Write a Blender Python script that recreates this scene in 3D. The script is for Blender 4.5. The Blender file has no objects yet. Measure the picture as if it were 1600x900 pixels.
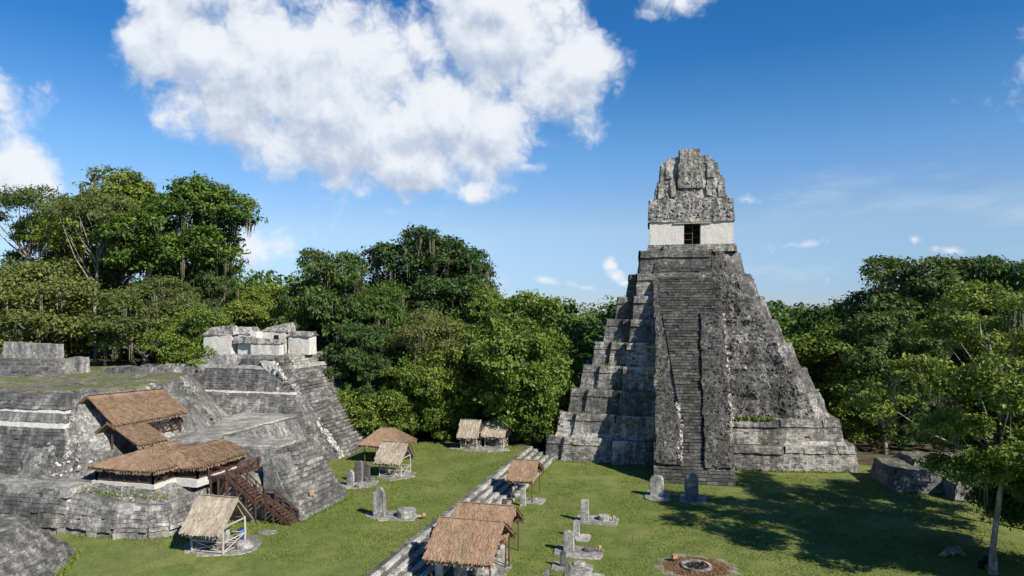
import bpy, math, random
import numpy as np
from mathutils import Vector
R_ = math.radians
rng = np.random.default_rng(7)
random.seed(7)
scene = bpy.context.scene
COL = scene.collection

# ---------------------------------------------------------------- camera
F, CH, HZ = 1067.0, 20.0, 490.0          # focal length in px of a 1600 px frame, eye height, horizon row
cam = bpy.data.cameras.new('camera'); cam.lens = 24.0; cam.sensor_width = 36.0
cam.shift_y = 0.025; cam.clip_end = 6000; cam.clip_start = 0.5
cam_o = bpy.data.objects.new('camera', cam); COL.objects.link(cam_o)
cam_o.location = (0, 0, CH); cam_o.rotation_euler = (R_(90), 0, 0)
scene.camera = cam_o
# ---------------------------------------------------------------- light
SUN_EL = R_(38); SUNH = np.array([0.70, -0.714])          # horizontal direction towards the sun
sd = bpy.data.lights.new('sun', 'SUN'); sd.energy = 4.6; sd.angle = R_(0.53); sd.color = (1, .95, .87)
so = bpy.data.objects.new('sun', sd); COL.objects.link(so)
to_sun = Vector((SUNH[0]*math.cos(SUN_EL), SUNH[1]*math.cos(SUN_EL), math.sin(SUN_EL)))
so.rotation_euler = to_sun.to_track_quat('Z', 'Y').to_euler(); so.location = (60, -60, 90)
scene.view_settings.view_transform = 'Standard'; scene.view_settings.look = 'None'
scene.view_settings.exposure = 0.65; scene.view_settings.gamma = 1
scene.cycles.max_bounces = 4; scene.cycles.diffuse_bounces = 2; scene.cycles.glossy_bounces = 1; scene.cycles.transmission_bounces = 2

def nd(nt, t, **kw):
    n = nt.nodes.new(t)
    for k, v in kw.items():
        if k.startswith('i_'):
            n.inputs[k[2:].replace('_', ' ')].default_value = v
        elif k[0] == 'I' and k[1:].isdigit():
            n.inputs[int(k[1:])].default_value = v
        else:
            setattr(n, k, v)
    return n
def math_(nt, op, a, b=None, c=None):
    n = nt.nodes.new('ShaderNodeMath'); n.operation = op
    for i, x in enumerate((a, b, c)):
        if x is None: continue
        if isinstance(x, (int, float)): n.inputs[i].default_value = x
        else: nt.links.new(x, n.inputs[i])
    return n.outputs[0]
def vmath(nt, op, a, b=None):
    n = nt.nodes.new('ShaderNodeVectorMath'); n.operation = op
    for i, x in enumerate((a, b)):
        if x is None: continue
        if isinstance(x, (tuple, list)): n.inputs[i].default_value = x
        else: nt.links.new(x, n.inputs[i])
    return n.outputs['Value'] if op == 'LENGTH' else n.outputs[0]
def mixc(nt, fac, a, b):
    n = nt.nodes.new('ShaderNodeMix'); n.data_type = 'RGBA'
    for k, x in ((0, fac), (6, a), (7, b)):
        if isinstance(x, (int, float)): n.inputs[k].default_value = x
        elif isinstance(x, (tuple, list)): n.inputs[k].default_value = (*x[:3], 1)
        else: nt.links.new(x, n.inputs[k])
    return n.outputs[2]
def smooth(nt, x, a, b, lo=0, hi=1):
    n = nt.nodes.new('ShaderNodeMapRange'); n.interpolation_type = 'SMOOTHSTEP'
    nt.links.new(x, n.inputs[0])
    for i, v in enumerate((a, b, lo, hi)): n.inputs[i+1].default_value = v
    return n.outputs[0]
def ramp(nt, x, stops):
    n = nt.nodes.new('ShaderNodeValToRGB'); cr = n.color_ramp
    while len(cr.elements) < len(stops): cr.elements.new(0.5)
    for e, (p, c) in zip(cr.elements, stops):
        e.position = p; e.color = (*c, 1) if len(c) == 3 else c
    nt.links.new(x, n.inputs[0]); return n.outputs[0]
def noise_(nt, vec, scale, detail=5, rough=.55, dist=0, out=0, dim='3D'):
    n = nt.nodes.new('ShaderNodeTexNoise'); n.noise_dimensions = dim
    n.inputs['Scale'].default_value = scale; n.inputs['Detail'].default_value = detail
    n.inputs['Roughness'].default_value = rough; n.inputs['Distortion'].default_value = dist
    if vec is not None: nt.links.new(vec, n.inputs['Vector'])
    return n.outputs[out]

# ---------------------------------------------------------------- sky
world = bpy.data.worlds.new('World'); scene.world = world; world.use_nodes = True
world.cycles.sampling_method = 'MANUAL'; world.cycles.sample_map_resolution = 512
wt = world.node_tree; wt.nodes.clear()
CLOUDS = [  # centre and radii as azimuth / elevation, given in frame px for a level 1067 px lens; weight
 (305, 75, 100, 92, .95), (400, 110, 145, 115, 1), (540, 165, 170, 130, 1.05), (690, 190, 150, 105, 1), (655, 255, 120, 60, .85),
 (800, 55, 110, 90, 1), (880, 115, 90, 85, .9), (735, 295, 62, 36, .6), (770, 0, 90, 60, 1), (830, 225, 70, 45, .3), (812, 265, 50, 30, .3),
 (315, -20, 95, 60, .95), (20, 285, 95, 52, .7), (-60, 270, 110, 80, .8), (410, 385, 190, 95, .3), (330, 330, 120, 80, .12),
 (955, 412, 26, 24, .22), (962, 430, 36, 24, .25), (975, 440, 40, 14, .1), (905, 445, 60, 22, .1), (850, 440, 60, 20, .1),
 (1185, 325, 95, 30, .02), (1412, 368, 46, 34, .06), (1465, 380, 90, 24, -.08), (1050, -8, 200, 60, .25), (1240, 385, 150, 22, .02), (1575, 322, 110, 30, .08),
 (1290, 445, 30, 40, .15), (1720, 180, 190, 80, .15), (-300, 120, 220, 120, 1), (1950, 60, 260, 140, 1)]
g = bpy.data.node_groups.new('cloud_field', 'ShaderNodeTree')
g.interface.new_socket('vec', in_out='INPUT', socket_type='NodeSocketVector')
g.interface.new_socket('field', in_out='OUTPUT', socket_type='NodeSocketFloat')
gi = g.nodes.new('NodeGroupInput'); go = g.nodes.new('NodeGroupOutput')
vin = gi.outputs[0]
wcol = noise_(g, vin, 7, 3, .5, out=1, dim='2D')
warp = vmath(g, 'MULTIPLY', vmath(g, 'SUBTRACT', wcol, (.5, .5, .5)), (.075, .055, 0))
v2 = vmath(g, 'ADD', vin, warp)
acc = None
for (cx, cy, rx, ry, w) in CLOUDS:
    az = math.atan((cx-800)/F); el = math.atan((HZ-cy)/F*math.cos(az)); k = math.cos(az)
    l = vmath(g, 'LENGTH', vmath(g, 'MULTIPLY', vmath(g, 'SUBTRACT', v2, (az, el, 0)), (F/(rx*k), F/(ry*k), 0)))
    f = math_(g, 'MULTIPLY_ADD', l, -1.0, w)
    if acc is None: acc = f
    else:
        n = g.nodes.new('ShaderNodeMath'); n.operation = 'SMOOTH_MAX'; n.inputs[2].default_value = .12
        g.links.new(acc, n.inputs[0]); g.links.new(f, n.inputs[1]); acc = n.outputs[0]
def billow(scale, detail):
    n = g.nodes.new('ShaderNodeTexVoronoi'); n.voronoi_dimensions = '2D'; n.feature = 'SMOOTH_F1'; n.inputs['Scale'].default_value = scale; n.inputs['Detail'].default_value = detail
    n.inputs['Roughness'].default_value = .55; n.inputs['Lacunarity'].default_value = 2.3; n.inputs['Smoothness'].default_value = .6; n.normalize = True
    g.links.new(vmath(g, 'ADD', vin, vmath(g, 'MULTIPLY', vmath(g, 'SUBTRACT', noise_(g, vin, 22, 3, .55, out=1, dim='2D'), (.5, .5, .5)), (.05, .04, 0))), n.inputs['Vector']); return n.outputs['Distance']
bl_ = billow(13, 3)
nb = noise_(g, vin, 9, 6, .55, dim='2D')
fld = math_(g, 'ADD', acc, math_(g, 'MULTIPLY', math_(g, 'SUBTRACT', .42, bl_), 1.5))
fld = math_(g, 'ADD', fld, math_(g, 'MULTIPLY', math_(g, 'SUBTRACT', nb, .5), .9))
g.links.new(fld, go.inputs[0])
tc = wt.nodes.new('ShaderNodeTexCoord')
sp = wt.nodes.new('ShaderNodeSeparateXYZ'); wt.links.new(tc.outputs['Generated'], sp.inputs[0])
azs = math_(wt, 'ARCTAN2', sp.outputs[0], sp.outputs[1]); els = math_(wt, 'ARCSINE', sp.outputs[2])
cb = wt.nodes.new('ShaderNodeCombineXYZ'); wt.links.new(azs, cb.inputs[0]); wt.links.new(els, cb.inputs[1])
def field(v):
    n = wt.nodes.new('ShaderNodeGroup'); n.node_tree = g; wt.links.new(v, n.inputs[0]); return n.outputs[0]
f1 = field(cb.outputs[0]); f2 = field(vmath(wt, 'ADD', cb.outputs[0], (.006, .026, 0)))
alpha = smooth(wt, f1, -.04, .55)
rel = math_(wt, 'MULTIPLY_ADD', math_(wt, 'SUBTRACT', f1, f2), .95, math_(wt, 'MULTIPLY_ADD', f1, -.2, .06))
shade = smooth(wt, rel, -.62, .26)
ccol = mixc(wt, shade, (3.4, 4.1, 5.3), (6.6, 6.8, 7.15))
sky = nd(wt, 'ShaderNodeTexSky', sky_type='NISHITA', sun_disc=False, sun_elevation=SUN_EL, sun_rotation=math.atan2(SUNH[0], SUNH[1]), altitude=100, air_density=1.15, dust_density=.0, ozone_density=5.0)
hs = nd(wt, 'ShaderNodeHueSaturation'); hs.inputs['Saturation'].default_value = 1.1; hs.inputs['Value'].default_value = 1.0
wt.links.new(vmath(wt, 'MULTIPLY', sky.outputs[0], ramp(wt, math_(wt, 'MULTIPLY', els, 1/.6), [(0, (.5, .62, .98)), (.06, (.55, .66, .98)), (.2, (.92, .86, .91)), (.375, (.8, .89, 1.0)), (.59, (.46, .71, .91)), (1, (.38, .62, .85))])), hs.inputs['Color'])
wisp_v = vmath(wt, 'MULTIPLY', cb.outputs[0], (3.0, 12.0, 0))
wisp = smooth(wt, noise_(wt, wisp_v, 1.0, 6, .6, dim='2D'), .52, .85, 0, .38)
wispel = smooth(wt, els, .42, .05)
base = mixc(wt, math_(wt, 'MULTIPLY', wisp, wispel), hs.outputs[0], (6.0, 6.4, 7.0))
fin = mixc(wt, math_(wt, 'MULTIPLY', alpha, .97), base, ccol)
bg = wt.nodes.new('ShaderNodeBackground'); bg.inputs[1].default_value = .086
wt.links.new(fin, bg.inputs[0])
wo = wt.nodes.new('ShaderNodeOutputWorld'); wt.links.new(bg.outputs[0], wo.inputs[0])

# ---------------------------------------------------------------- materials
def newmat(name):
    m = bpy.data.materials.new(name); m.use_nodes = True
    nt = m.node_tree; b = nt.nodes['Principled BSDF']; b.inputs['Roughness'].default_value = .95
    b.inputs['Specular IOR Level'].default_value = .15
    return m, nt, b
def posn(nt): return nt.nodes.new('ShaderNodeNewGeometry').outputs['Position']
def attr(nt, n='rnd'):
    a = nt.nodes.new('ShaderNodeAttribute'); a.attribute_name = n; return a.outputs['Fac']
def bump(nt, b, h, strength=.5, dist=.05):
    n = nt.nodes.new('ShaderNodeBump'); n.inputs['Strength'].default_value = strength; n.inputs['Distance'].default_value = dist
    nt.links.new(h, n.inputs['Height']); nt.links.new(n.outputs[0], b.inputs['Normal'])
def stone(name, cols, bias=0, streak=.5, patch=.7, fine=.55, rnd=.25, moss=.0, rubble=0, seed=0, course=.0):
    m, nt, b = newmat(name); p = vmath(nt, 'ADD', posn(nt), (seed*13.1, seed*7.7, 0))
    n1 = noise_(nt, p, .22, 6, .62, .3); n3 = noise_(nt, p, 2.6, 7, .68)
    n2 = noise_(nt, vmath(nt, 'MULTIPLY', p, (1, 1, .1)), 1.15, 5, .62)
    v = math_(nt, 'MULTIPLY', math_(nt, 'SUBTRACT', n1, .5), patch)
    v = math_(nt, 'MULTIPLY_ADD', math_(nt, 'SUBTRACT', n2, .5), streak, v)
    v = math_(nt, 'MULTIPLY_ADD', math_(nt, 'SUBTRACT', n3, .5), fine, v)
    v = math_(nt, 'MULTIPLY_ADD', math_(nt, 'SUBTRACT', attr(nt), .5), rnd, v)
    if course: v = math_(nt, 'MULTIPLY_ADD', math_(nt, 'SUBTRACT', noise_(nt, vmath(nt, 'MULTIPLY', p, (1, 1, 4.5)), 1.0, 4, .65), .5), course, v)
    v = math_(nt, 'MULTIPLY_ADD', math_(nt, 'SUBTRACT', noise_(nt, p, 7, 3, .7), .5), fine*.6, v)
    v = math_(nt, 'ADD', v, .5+bias)
    c = ramp(nt, v, cols)
    nf = noise_(nt, p, 9, 4, .7)
    c = mixc(nt, smooth(nt, nf, .42, .6, .0, .32), c, (.02, .02, .02))
    if moss:
        nz_ = nt.nodes.new('ShaderNodeSeparateXYZ'); gg = nt.nodes.new('ShaderNodeNewGeometry'); nt.links.new(gg.outputs['True Normal'], nz_.inputs[0])
        mk = math_(nt, 'MULTIPLY', smooth(nt, nz_.outputs[2], .55, .9), smooth(nt, noise_(nt, p, .9, 5, .6), .42, .62, 0, moss))
        c = mixc(nt, mk, c, (.075, .085, .03))
    nt.links.new(c, b.inputs['Base Color'])
    hh = math_(nt, 'ADD', noise_(nt, p, 5, 6, .7), math_(nt, 'MULTIPLY', nf, .6))
    bump(nt, b, hh, .75, .12 if rubble else .06)
    return m
DK = [(.0, (.016, .015, .0135)), (.34, (.05, .0475, .0435)), (.5, (.115, .11, .1)), (.61, (.215, .204, .184)), (.72, (.45, .42, .37)), (1, (.64, .595, .525))]
GR = [(.0, (.026, .025, .023)), (.34, (.078, .075, .07)), (.5, (.155, .149, .138)), (.62, (.27, .258, .235)), (.74, (.5, .472, .42)), (1, (.66, .62, .55))]
M = {}
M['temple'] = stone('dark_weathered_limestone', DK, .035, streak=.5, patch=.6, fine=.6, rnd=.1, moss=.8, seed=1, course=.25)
M['temple_lit'] = stone('sunlit_weathered_limestone', DK, .1, streak=.55, patch=.85, fine=.6, rnd=.1, moss=.5, seed=2, course=.28)  # paler copy of the temple limestone, sunlit brightness put into the colour
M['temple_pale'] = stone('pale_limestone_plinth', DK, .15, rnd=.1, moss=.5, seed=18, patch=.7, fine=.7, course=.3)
M['rubble'] = stone('dark_rubble_core', DK, -.09, streak=.3, patch=.3, fine=1.0, rnd=.3, moss=.35, rubble=1, seed=3)
M['eroded'] = stone('eroded_masonry', DK, .015, streak=.55, patch=.65, fine=.85, rnd=.14, moss=.3, rubble=1, seed=4)
M['comb'] = stone('roof_comb_stone', DK, .115, streak=.8, patch=.4, fine=.75, rnd=.16, rubble=1, seed=5)
M['step'] = stone('stair_stone', DK, -.05, streak=.1, patch=.35, fine=.65, rnd=.16, moss=.3, seed=6)
M['acro'] = stone('grey_terrace_masonry', GR, -.02, streak=.85, patch=.8, fine=.6, rnd=.12, moss=.45, seed=7, course=.22)
M['acro_rub'] = stone('grey_white_rubble', GR, .02, streak=.45, patch=.9, fine=.8, rnd=.2, moss=.6, rubble=1, seed=8)
M['acro_step'] = stone('grey_stair_stone', GR, .01, streak=.2, patch=.6, fine=.75, rnd=.22, moss=.2, seed=9)
M['plaza'] = stone('worn_stair_stone', GR, .035, streak=.1, patch=.6, fine=.8, rnd=.3, moss=.3, seed=17)
M['walk'] = stone('pale_worn_stone', GR, .13, streak=.2, patch=.6, fine=.6, rnd=.12, moss=.35, seed=10)
M['stela'] = stone('stela_limestone', GR, .11, streak=.55, patch=.4, fine=.6, rnd=.2, seed=11)
M['stela_dark'] = stone('dark_stela_limestone', GR, -.05, streak=.55, patch=.4, fine=.6, rnd=.2, seed=12)
M['slab'] = stone('pale_slab', GR, .14, streak=0, patch=.5, fine=.7, rnd=.2, moss=.4, seed=13)
PL = [(.0, (.10, .10, .10)), (.25, (.30, .29, .28)), (.45, (.58, .55, .49)), (1, (.74, .7, .62))]
M['plaster'] = stone('white_plaster', PL, .15, streak=.45, patch=.35, fine=.35, rnd=.06, seed=14, course=.12)
M['plaster_str'] = stone('streaked_white_plaster', PL, .1, streak=1.25, patch=.4, fine=.35, rnd=.1, seed=15)
M['white_rub'] = stone('white_rubble', PL, -.05, streak=.5, patch=.8, fine=.9, rnd=.25, rubble=1, seed=16)

def wood(name, a, b_, sc=3):
    m, nt, b = newmat(name); p = posn(nt)
    n = noise_(nt, vmath(nt, 'MULTIPLY', p, (1, 1, .25)), sc*3, 5, .6)
    nt.links.new(mixc(nt, math_(nt, 'MULTIPLY_ADD', attr(nt), .4, math_(nt, 'MULTIPLY', n, .8)), a, b_), b.inputs['Base Color']); b.inputs['Roughness'].default_value = .8
    bump(nt, b, n, .3, .02); return m
M['log'] = wood('pale_pole_wood', (.22, .19, .15), (.5, .46, .4))
M['redwood'] = wood('dark_red_timber', (.04, .021, .015), (.1, .055, .04))
M['brownpost'] = wood('brown_post_wood', (.06, .032, .022), (.14, .085, .06))
def thatch(name, stops):
    m, nt, b = newmat(name); p = posn(nt)
    v = math_(nt, 'MULTIPLY_ADD', noise_(nt, p, 1.2, 5, .6), .6, math_(nt, 'MULTIPLY', attr(nt), .38))
    v = math_(nt, 'ADD', v, .06); c = ramp(nt, v, stops); c = mixc(nt, smooth(nt, noise_(nt, p, .7, 6, .7, .4), .5, .7, 0, .55), c, (.13, .11, .09)); nt.links.new(c, b.inputs['Base Color'])
    bump(nt, b, noise_(nt, p, 18, 3, .6), .5, .03); return m
M['thatch_brown'] = thatch('tan_brown_thatch', [(.15, (.12, .075, .045)), (.5, (.245, .158, .095)), (.85, (.34, .235, .15))])
M['thatch_pale'] = thatch('pale_grey_palm_thatch', [(.15, (.12, .095, .068)), (.5, (.31, .255, .185)), (.85, (.49, .42, .32))])
def leafmat(name, dark, mid, light, vary=True):
    m, nt, b = newmat(name)
    c = ramp(nt, attr(nt), [(0, dark), (.55, mid), (1, light)])
    oi = nt.nodes.new('ShaderNodeObjectInfo')
    h = nt.nodes.new('ShaderNodeHueSaturation'); nt.links.new(c, h.inputs['Color'])
    if vary: nt.links.new(math_(nt, 'MULTIPLY_ADD', oi.outputs['Random'], .045, .477), h.inputs['Hue'])
    if vary: nt.links.new(math_(nt, 'MULTIPLY_ADD', oi.outputs['Random'], -.42, 1.24), h.inputs['Value'])
    nt.links.new(h.outputs[0], b.inputs['Base Color']); b.inputs['Roughness'].default_value = .55; b.inputs['Specular IOR Level'].default_value = .3
    t = nt.nodes.new('ShaderNodeBsdfTranslucent'); nt.links.new(mixc(nt, .5, h.outputs[0], (.12, .17, .02)), t.inputs[0])
    mx = nt.nodes.new('ShaderNodeMixShader'); mx.inputs[0].default_value = .3
    nt.links.new(b.outputs[0], mx.inputs[1]); nt.links.new(t.outputs[0], mx.inputs[2])
    nt.links.new(mx.outputs[0], nt.nodes['Material Output'].inputs[0]); return m
M['leaf'] = leafmat('forest_leaves', (.04, .075, .012), (.112, .172, .022), (.225, .285, .045))
M['leaf_dark'] = leafmat('dark_forest_leaves', (.028, .054, .016), (.068, .115, .026), (.135, .188, .042))
M['leaf_light'] = leafmat('yellow_green_leaves', (.065, .11, .014), (.135, .195, .028), (.225, .285, .05))
M['leaf_near'] = leafmat('near_yellow_green_leaves', (.075, .115, .015), (.17, .22, .03), (.29, .335, .058), vary=False)
M['leaf_olive'] = leafmat('olive_leaves', (.06, .085, .02), (.12, .15, .034), (.2, .225, .06))
def simple(name, a, b_, sc=2, rough=.9):
    m, nt, b = newmat(name); p = posn(nt)
    nt.links.new(mixc(nt, smooth(nt, noise_(nt, p, sc, 6, .6), .35, .65), a, b_), b.inputs['Base Color']); b.inputs['Roughness'].default_value = rough
    bump(nt, b, noise_(nt, p, sc*5, 4, .6), .4, .03); return m
M['bark'] = simple('grey_bark', (.10, .085, .07), (.24, .22, .19), 1.5)
M['bark_pale'] = simple('pale_bark', (.13, .115, .095), (.36, .335, .295), 1.8)
M['bark_red'] = simple('reddish_bark', (.12, .06, .035), (.26, .15, .09), 1.5)
M['moss'] = simple('hanging_moss', (.13, .12, .075), (.22, .2, .135), 3)
M['soil'] = simple('forest_litter', (.05, .038, .024), (.12, .095, .06), .6)
M['mulch'] = simple('red_brown_mulch', (.09, .045, .025), (.19, .10, .06), 3)
M['mulch_pale'] = simple('pale_trodden_soil', (.16, .14, .085), (.27, .235, .17), 1.3)
M['orange'] = simple('yellow_orange_box', (.26, .16, .07), (.4, .26, .12), 6)
M['blue'] = simple('blue_plastic', (.01, .06, .22), (.02, .10, .32), 5, .4)
M['black'] = simple('black_fabric', (.008, .008, .01), (.02, .02, .022), 5, .7)
M['dark'] = simple('interior_shade_and_ash', (.012, .011, .010), (.022, .02, .018), 2)  # near-black colour for painted shade in openings, also for ash
M['steel'] = simple('dark_metal_frame', (.07, .06, .055), (.16, .15, .14), 3, .6)
m, nt, b = newmat('mown_grass'); M['grass'] = m; p = posn(nt)
a1 = noise_(nt, p, .07, 6, .6, .4); a2 = noise_(nt, p, .45, 6, .65); a3 = noise_(nt, p, 6, 5, .75); a4 = noise_(nt, p, .16, 5, .7, .6)
c = mixc(nt, smooth(nt, a1, .34, .66), (.15, .186, .042), (.222, .235, .066))
c = mixc(nt, smooth(nt, a2, .38, .68, 0, .75), c, (.095, .13, .028))
c = mixc(nt, smooth(nt, a4, .53, .68, 0, .6), c, (.2, .185, .075))
c = mixc(nt, smooth(nt, a3, .4, .66, 0, .6), c, (.05, .078, .014))
c = mixc(nt, smooth(nt, noise_(nt, p, 1.5, 6, .7), .55, .72, 0, .45), c, (.19, .195, .06))
c = mixc(nt, smooth(nt, noise_(nt, vmath(nt, 'ADD', p, (31, 7, 0)), .13, 7, .72, .8), .57, .68, 0, .7), c, (.21, .185, .095))
nt.links.new(c, b.inputs['Base Color']); bump(nt, b, a3, .8, .1)
m, nt, b = newmat('worn_dry_turf'); M['dry_turf'] = m; p = posn(nt)
d1 = noise_(nt, p, .22, 6, .65, .4); d2 = noise_(nt, p, 3, 6, .7)
c = mixc(nt, smooth(nt, d1, .4, .6), (.115, .13, .04), (.17, .155, .085))
c = mixc(nt, smooth(nt, noise_(nt, p, .5, 6, .7), .5, .62), c, (.17, .165, .15)); c = mixc(nt, smooth(nt, d2, .42, .65, 0, .6), c, (.05, .055, .03))
nt.links.new(c, b.inputs['Base Color']); bump(nt, b, d2, .8, .1)
m, nt, b = newmat('grass_blades'); M['blade'] = m
nt.links.new(ramp(nt, attr(nt), [(0, (.065, .105, .016)), (.6, (.12, .165, .03)), (1, (.2, .205, .06))]), b.inputs['Base Color'])

# ---------------------------------------------------------------- mesh helpers
def _h(ix, iy, iz, s):
    n = (ix*374761393 + iy*668265263 + iz*2147483647 + s*144665) & 0xFFFFFFFF
    n = ((n ^ (n >> 13)) * 1274126177) & 0xFFFFFFFF
    return ((n ^ (n >> 16)) & 0xFFFF)/32767.5 - 1.0
def vnoise(P, s=0):
    P = np.asarray(P, float); i = np.floor(P).astype(np.int64); f = P-i; f = f*f*(3-2*f); r = 0
    for dx in (0, 1):
        for dy in (0, 1):
            for dz in (0, 1):
                w = (f[:, 0] if dx else 1-f[:, 0])*(f[:, 1] if dy else 1-f[:, 1])*(f[:, 2] if dz else 1-f[:, 2])
                r = r + w*_h(i[:, 0]+dx, i[:, 1]+dy, i[:, 2]+dz, s)
    return r
def vecnoise(P, s=0): return np.stack([vnoise(P, s+k*17+1) for k in range(3)], 1)
def rough(P, amp, s=0, f=.7):
    P = np.asarray(P, float)
    return P + amp*(vecnoise(P*f, s)*.6 + vecnoise(P*f*2.7+9.1, s+3)*.4 + vecnoise(P*f*6.3+3.3, s+7)*.22)
class MB:
    def __init__(s): s.v = []; s.f = []; s.r = []; s.n = 0; s.q = []
    def add(s, V, Fc, r=None):
        V = np.asarray(V, float).reshape(-1, 3); o = s.n; s.v.append(V); s.n += len(V)
        for k, t in enumerate(Fc): s.f.append([x+o for x in t])
        if r is None: r = rng.random()
        s.r.extend([r]*len(Fc) if np.isscalar(r) else list(r))
    def addq(s, V, r):     # V (n,4,3) loose quads, fast
        n = len(V); o = s.n; s.v.append(V.reshape(-1, 3)); s.n += 4*n
        s.q.append((np.arange(4*n)+o, np.asarray(r, float)))
    def hexa(s, p, r=None):   # 8 points: bottom 4 (ccw), top 4
        s.add(p, [(3, 2, 1, 0), (4, 5, 6, 7), (0, 1, 5, 4), (1, 2, 6, 5), (2, 3, 7, 6), (3, 0, 4, 7)], r)
    def box(s, c, sz, rz=0, r=None, jit=0):
        x, y, z = sz[0]/2, sz[1]/2, sz[2]/2
        p = np.array([(-x, -y, -z), (x, -y, -z), (x, y, -z), (-x, y, -z), (-x, -y, z), (x, -y, z), (x, y, z), (-x, y, z)])
        if jit: p += rng.normal(0, jit, p.shape)
        ca, sa = math.cos(rz), math.sin(rz)
        p = np.stack([p[:, 0]*ca-p[:, 1]*sa, p[:, 0]*sa+p[:, 1]*ca, p[:, 2]], 1)+np.array(c, float)
        s.hexa(p, r)
    def beam(s, a, b, w, h=None, r=None):
        a = np.array(a, float); b = np.array(b, float); h = h or w; d = b-a; d /= np.linalg.norm(d)
        up = np.array([0, 0, 1.0]) if abs(d[2]) < .95 else np.array([1.0, 0, 0])
        x = np.cross(d, up); x /= np.linalg.norm(x); y = np.cross(x, d)
        q = [(-1, -1), (1, -1), (1, 1), (-1, 1)]
        s.hexa([a+x*w/2*i+y*h/2*j for i, j in q]+[b+x*w/2*i+y*h/2*j for i, j in q], r)
    def tube(s, pts, rad, n=6, r=None):
        pts = np.asarray(pts, float); V = []; Fc = []
        for i, p in enumerate(pts):
            d = pts[min(i+1, len(pts)-1)]-pts[max(i-1, 0)]; d = d/(np.linalg.norm(d)+1e-9)
            up = np.array([0, 0, 1.0]) if abs(d[2]) < .9 else np.array([1.0, 0, 0])
            x = np.cross(d, up); x /= np.linalg.norm(x); y = np.cross(d, x)
            for k in range(n):
                a = 2*math.pi*k/n; V.append(p+(x*math.cos(a)+y*math.sin(a))*rad[i])
        for i in range(len(pts)-1):
            for k in range(n): Fc.append((i*n+k, i*n+(k+1) % n, (i+1)*n+(k+1) % n, (i+1)*n+k))
        Fc.append(tuple(range((len(pts)-1)*n, len(pts)*n))); Fc.append(tuple(range(n))[::-1])
        s.add(V, Fc, r)
    def grid(s, a, b, c, d, res, r=None):    # bilinear patch a-b (bottom) d-c (top)
        a, b, c, d = (np.array(q, float) for q in (a, b, c, d))
        nu = max(1, int(max(np.linalg.norm(b-a), np.linalg.norm(c-d))/res)); nv = max(1, int(max(np.linalg.norm(d-a), np.linalg.norm(c-b))/res))
        U_, V_ = np.meshgrid(np.linspace(0, 1, nu+1), np.linspace(0, 1, nv+1)); U_ = U_[..., None]; V_ = V_[..., None]
        P = (a*(1-U_)+b*U_)*(1-V_)+(d*(1-U_)+c*U_)*V_
        Fc = [(j*(nu+1)+i, j*(nu+1)+i+1, (j+1)*(nu+1)+i+1, (j+1)*(nu+1)+i) for j in range(nv) for i in range(nu)]
        s.add(P.reshape(-1, 3), Fc, .5 if r is None else r)
    def mass(s, bot, z0, top, z1, res=.6, cap=True):   # bot/top: ccw world xy rings of equal length
        n = len(bot)
        zt = z1 if hasattr(z1, '__len__') else [z1]*n; zb = z0 if hasattr(z0, '__len__') else [z0]*n
        for i in range(n):
            j = (i+1) % n
            s.grid((*bot[i], zb[i]), (*bot[j], zb[j]), (*top[j], zt[j]), (*top[i], zt[i]), res)
        if cap:
            if n == 4: s.grid(*[(*top[i], zt[i]) for i in range(4)], res)
            else:
                cc = np.mean(np.array(top), 0); zc = float(np.mean(zt))
                for i in range(n):
                    j = (i+1) % n; s.grid((*top[i], zt[i]), (*top[j], zt[j]), (*cc, zc), (*cc, zc), res)
    def rough(s, amp, seed=0, f=.7):
        s.v = [rough(np.concatenate(s.v), amp, seed, f)]; return s
    def build(s, name, mat, parent=None, loc=None, smooth_=False):
        me = bpy.data.meshes.new(name); V = np.concatenate(s.v)
        o = bpy.data.objects.new(name, me); COL.objects.link(o)
        if parent is not None:
            o.parent = parent; root = parent
            while root.parent: root = root.parent
            V = V-np.array(root.location)
        elif loc is not None: o.location = loc; V = V-np.array(loc)
        lens = np.array([len(t) for t in s.f], np.int32); li = np.array([x for t in s.f for x in t], np.int32); rr = np.array(s.r, float)
        for (q, r) in s.q:
            lens = np.concatenate([lens, np.full(len(q)//4, 4, np.int32)]); li = np.concatenate([li, q.astype(np.int32)]); rr = np.concatenate([rr, r])
        me.vertices.add(len(V)); me.vertices.foreach_set('co', V.astype(np.float32).ravel())
        me.loops.add(len(li)); me.loops.foreach_set('vertex_index', li)
        me.polygons.add(len(lens)); st = np.concatenate([[0], np.cumsum(lens)[:-1]]).astype(np.int32)
        me.polygons.foreach_set('loop_start', st); me.update(calc_edges=True)
        me.polygons.foreach_set('use_smooth', np.full(len(lens), bool(smooth_)))
        at = me.attributes.new('rnd', 'FLOAT', 'FACE'); at.data.foreach_set('value', rr.astype(np.float32))
        me.materials.append(M[mat]); me.validate(); return o
def thing(name, label, cat, loc=(0, 0, 0), group=None):
    o = bpy.data.objects.new(name, None); COL.objects.link(o); o.location = loc; o['label'] = label; o['category'] = cat
    o.empty_display_size = .3
    if group: o['group'] = group
    return o
def tag(o, label, cat, group=None):
    o['label'] = label; o['category'] = cat
    if group: o['group'] = group
    return o
def stuff(o): o['kind'] = 'stuff'; return o
def struct(o): o['kind'] = 'structure'; return o
TH = R_(15); C15, S15 = math.cos(TH), math.sin(TH)
def U(u, v, z=None):                     # plaza frame: u along the temple fronts, v into depth
    x, y = C15*u+S15*v, -S15*u+C15*v
    return (x, y) if z is None else np.array((x, y, z))
def G(px, py, z=0.0):                    # survey point: where a sight line meets the level z
    Y = F*(CH-z)/(py-HZ); return np.array(((px-800)*Y/F, Y, z))
TT = R_(11); TC, TS = math.cos(TT), math.sin(TT); T0 = np.array((22.1, 79.6))
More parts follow.
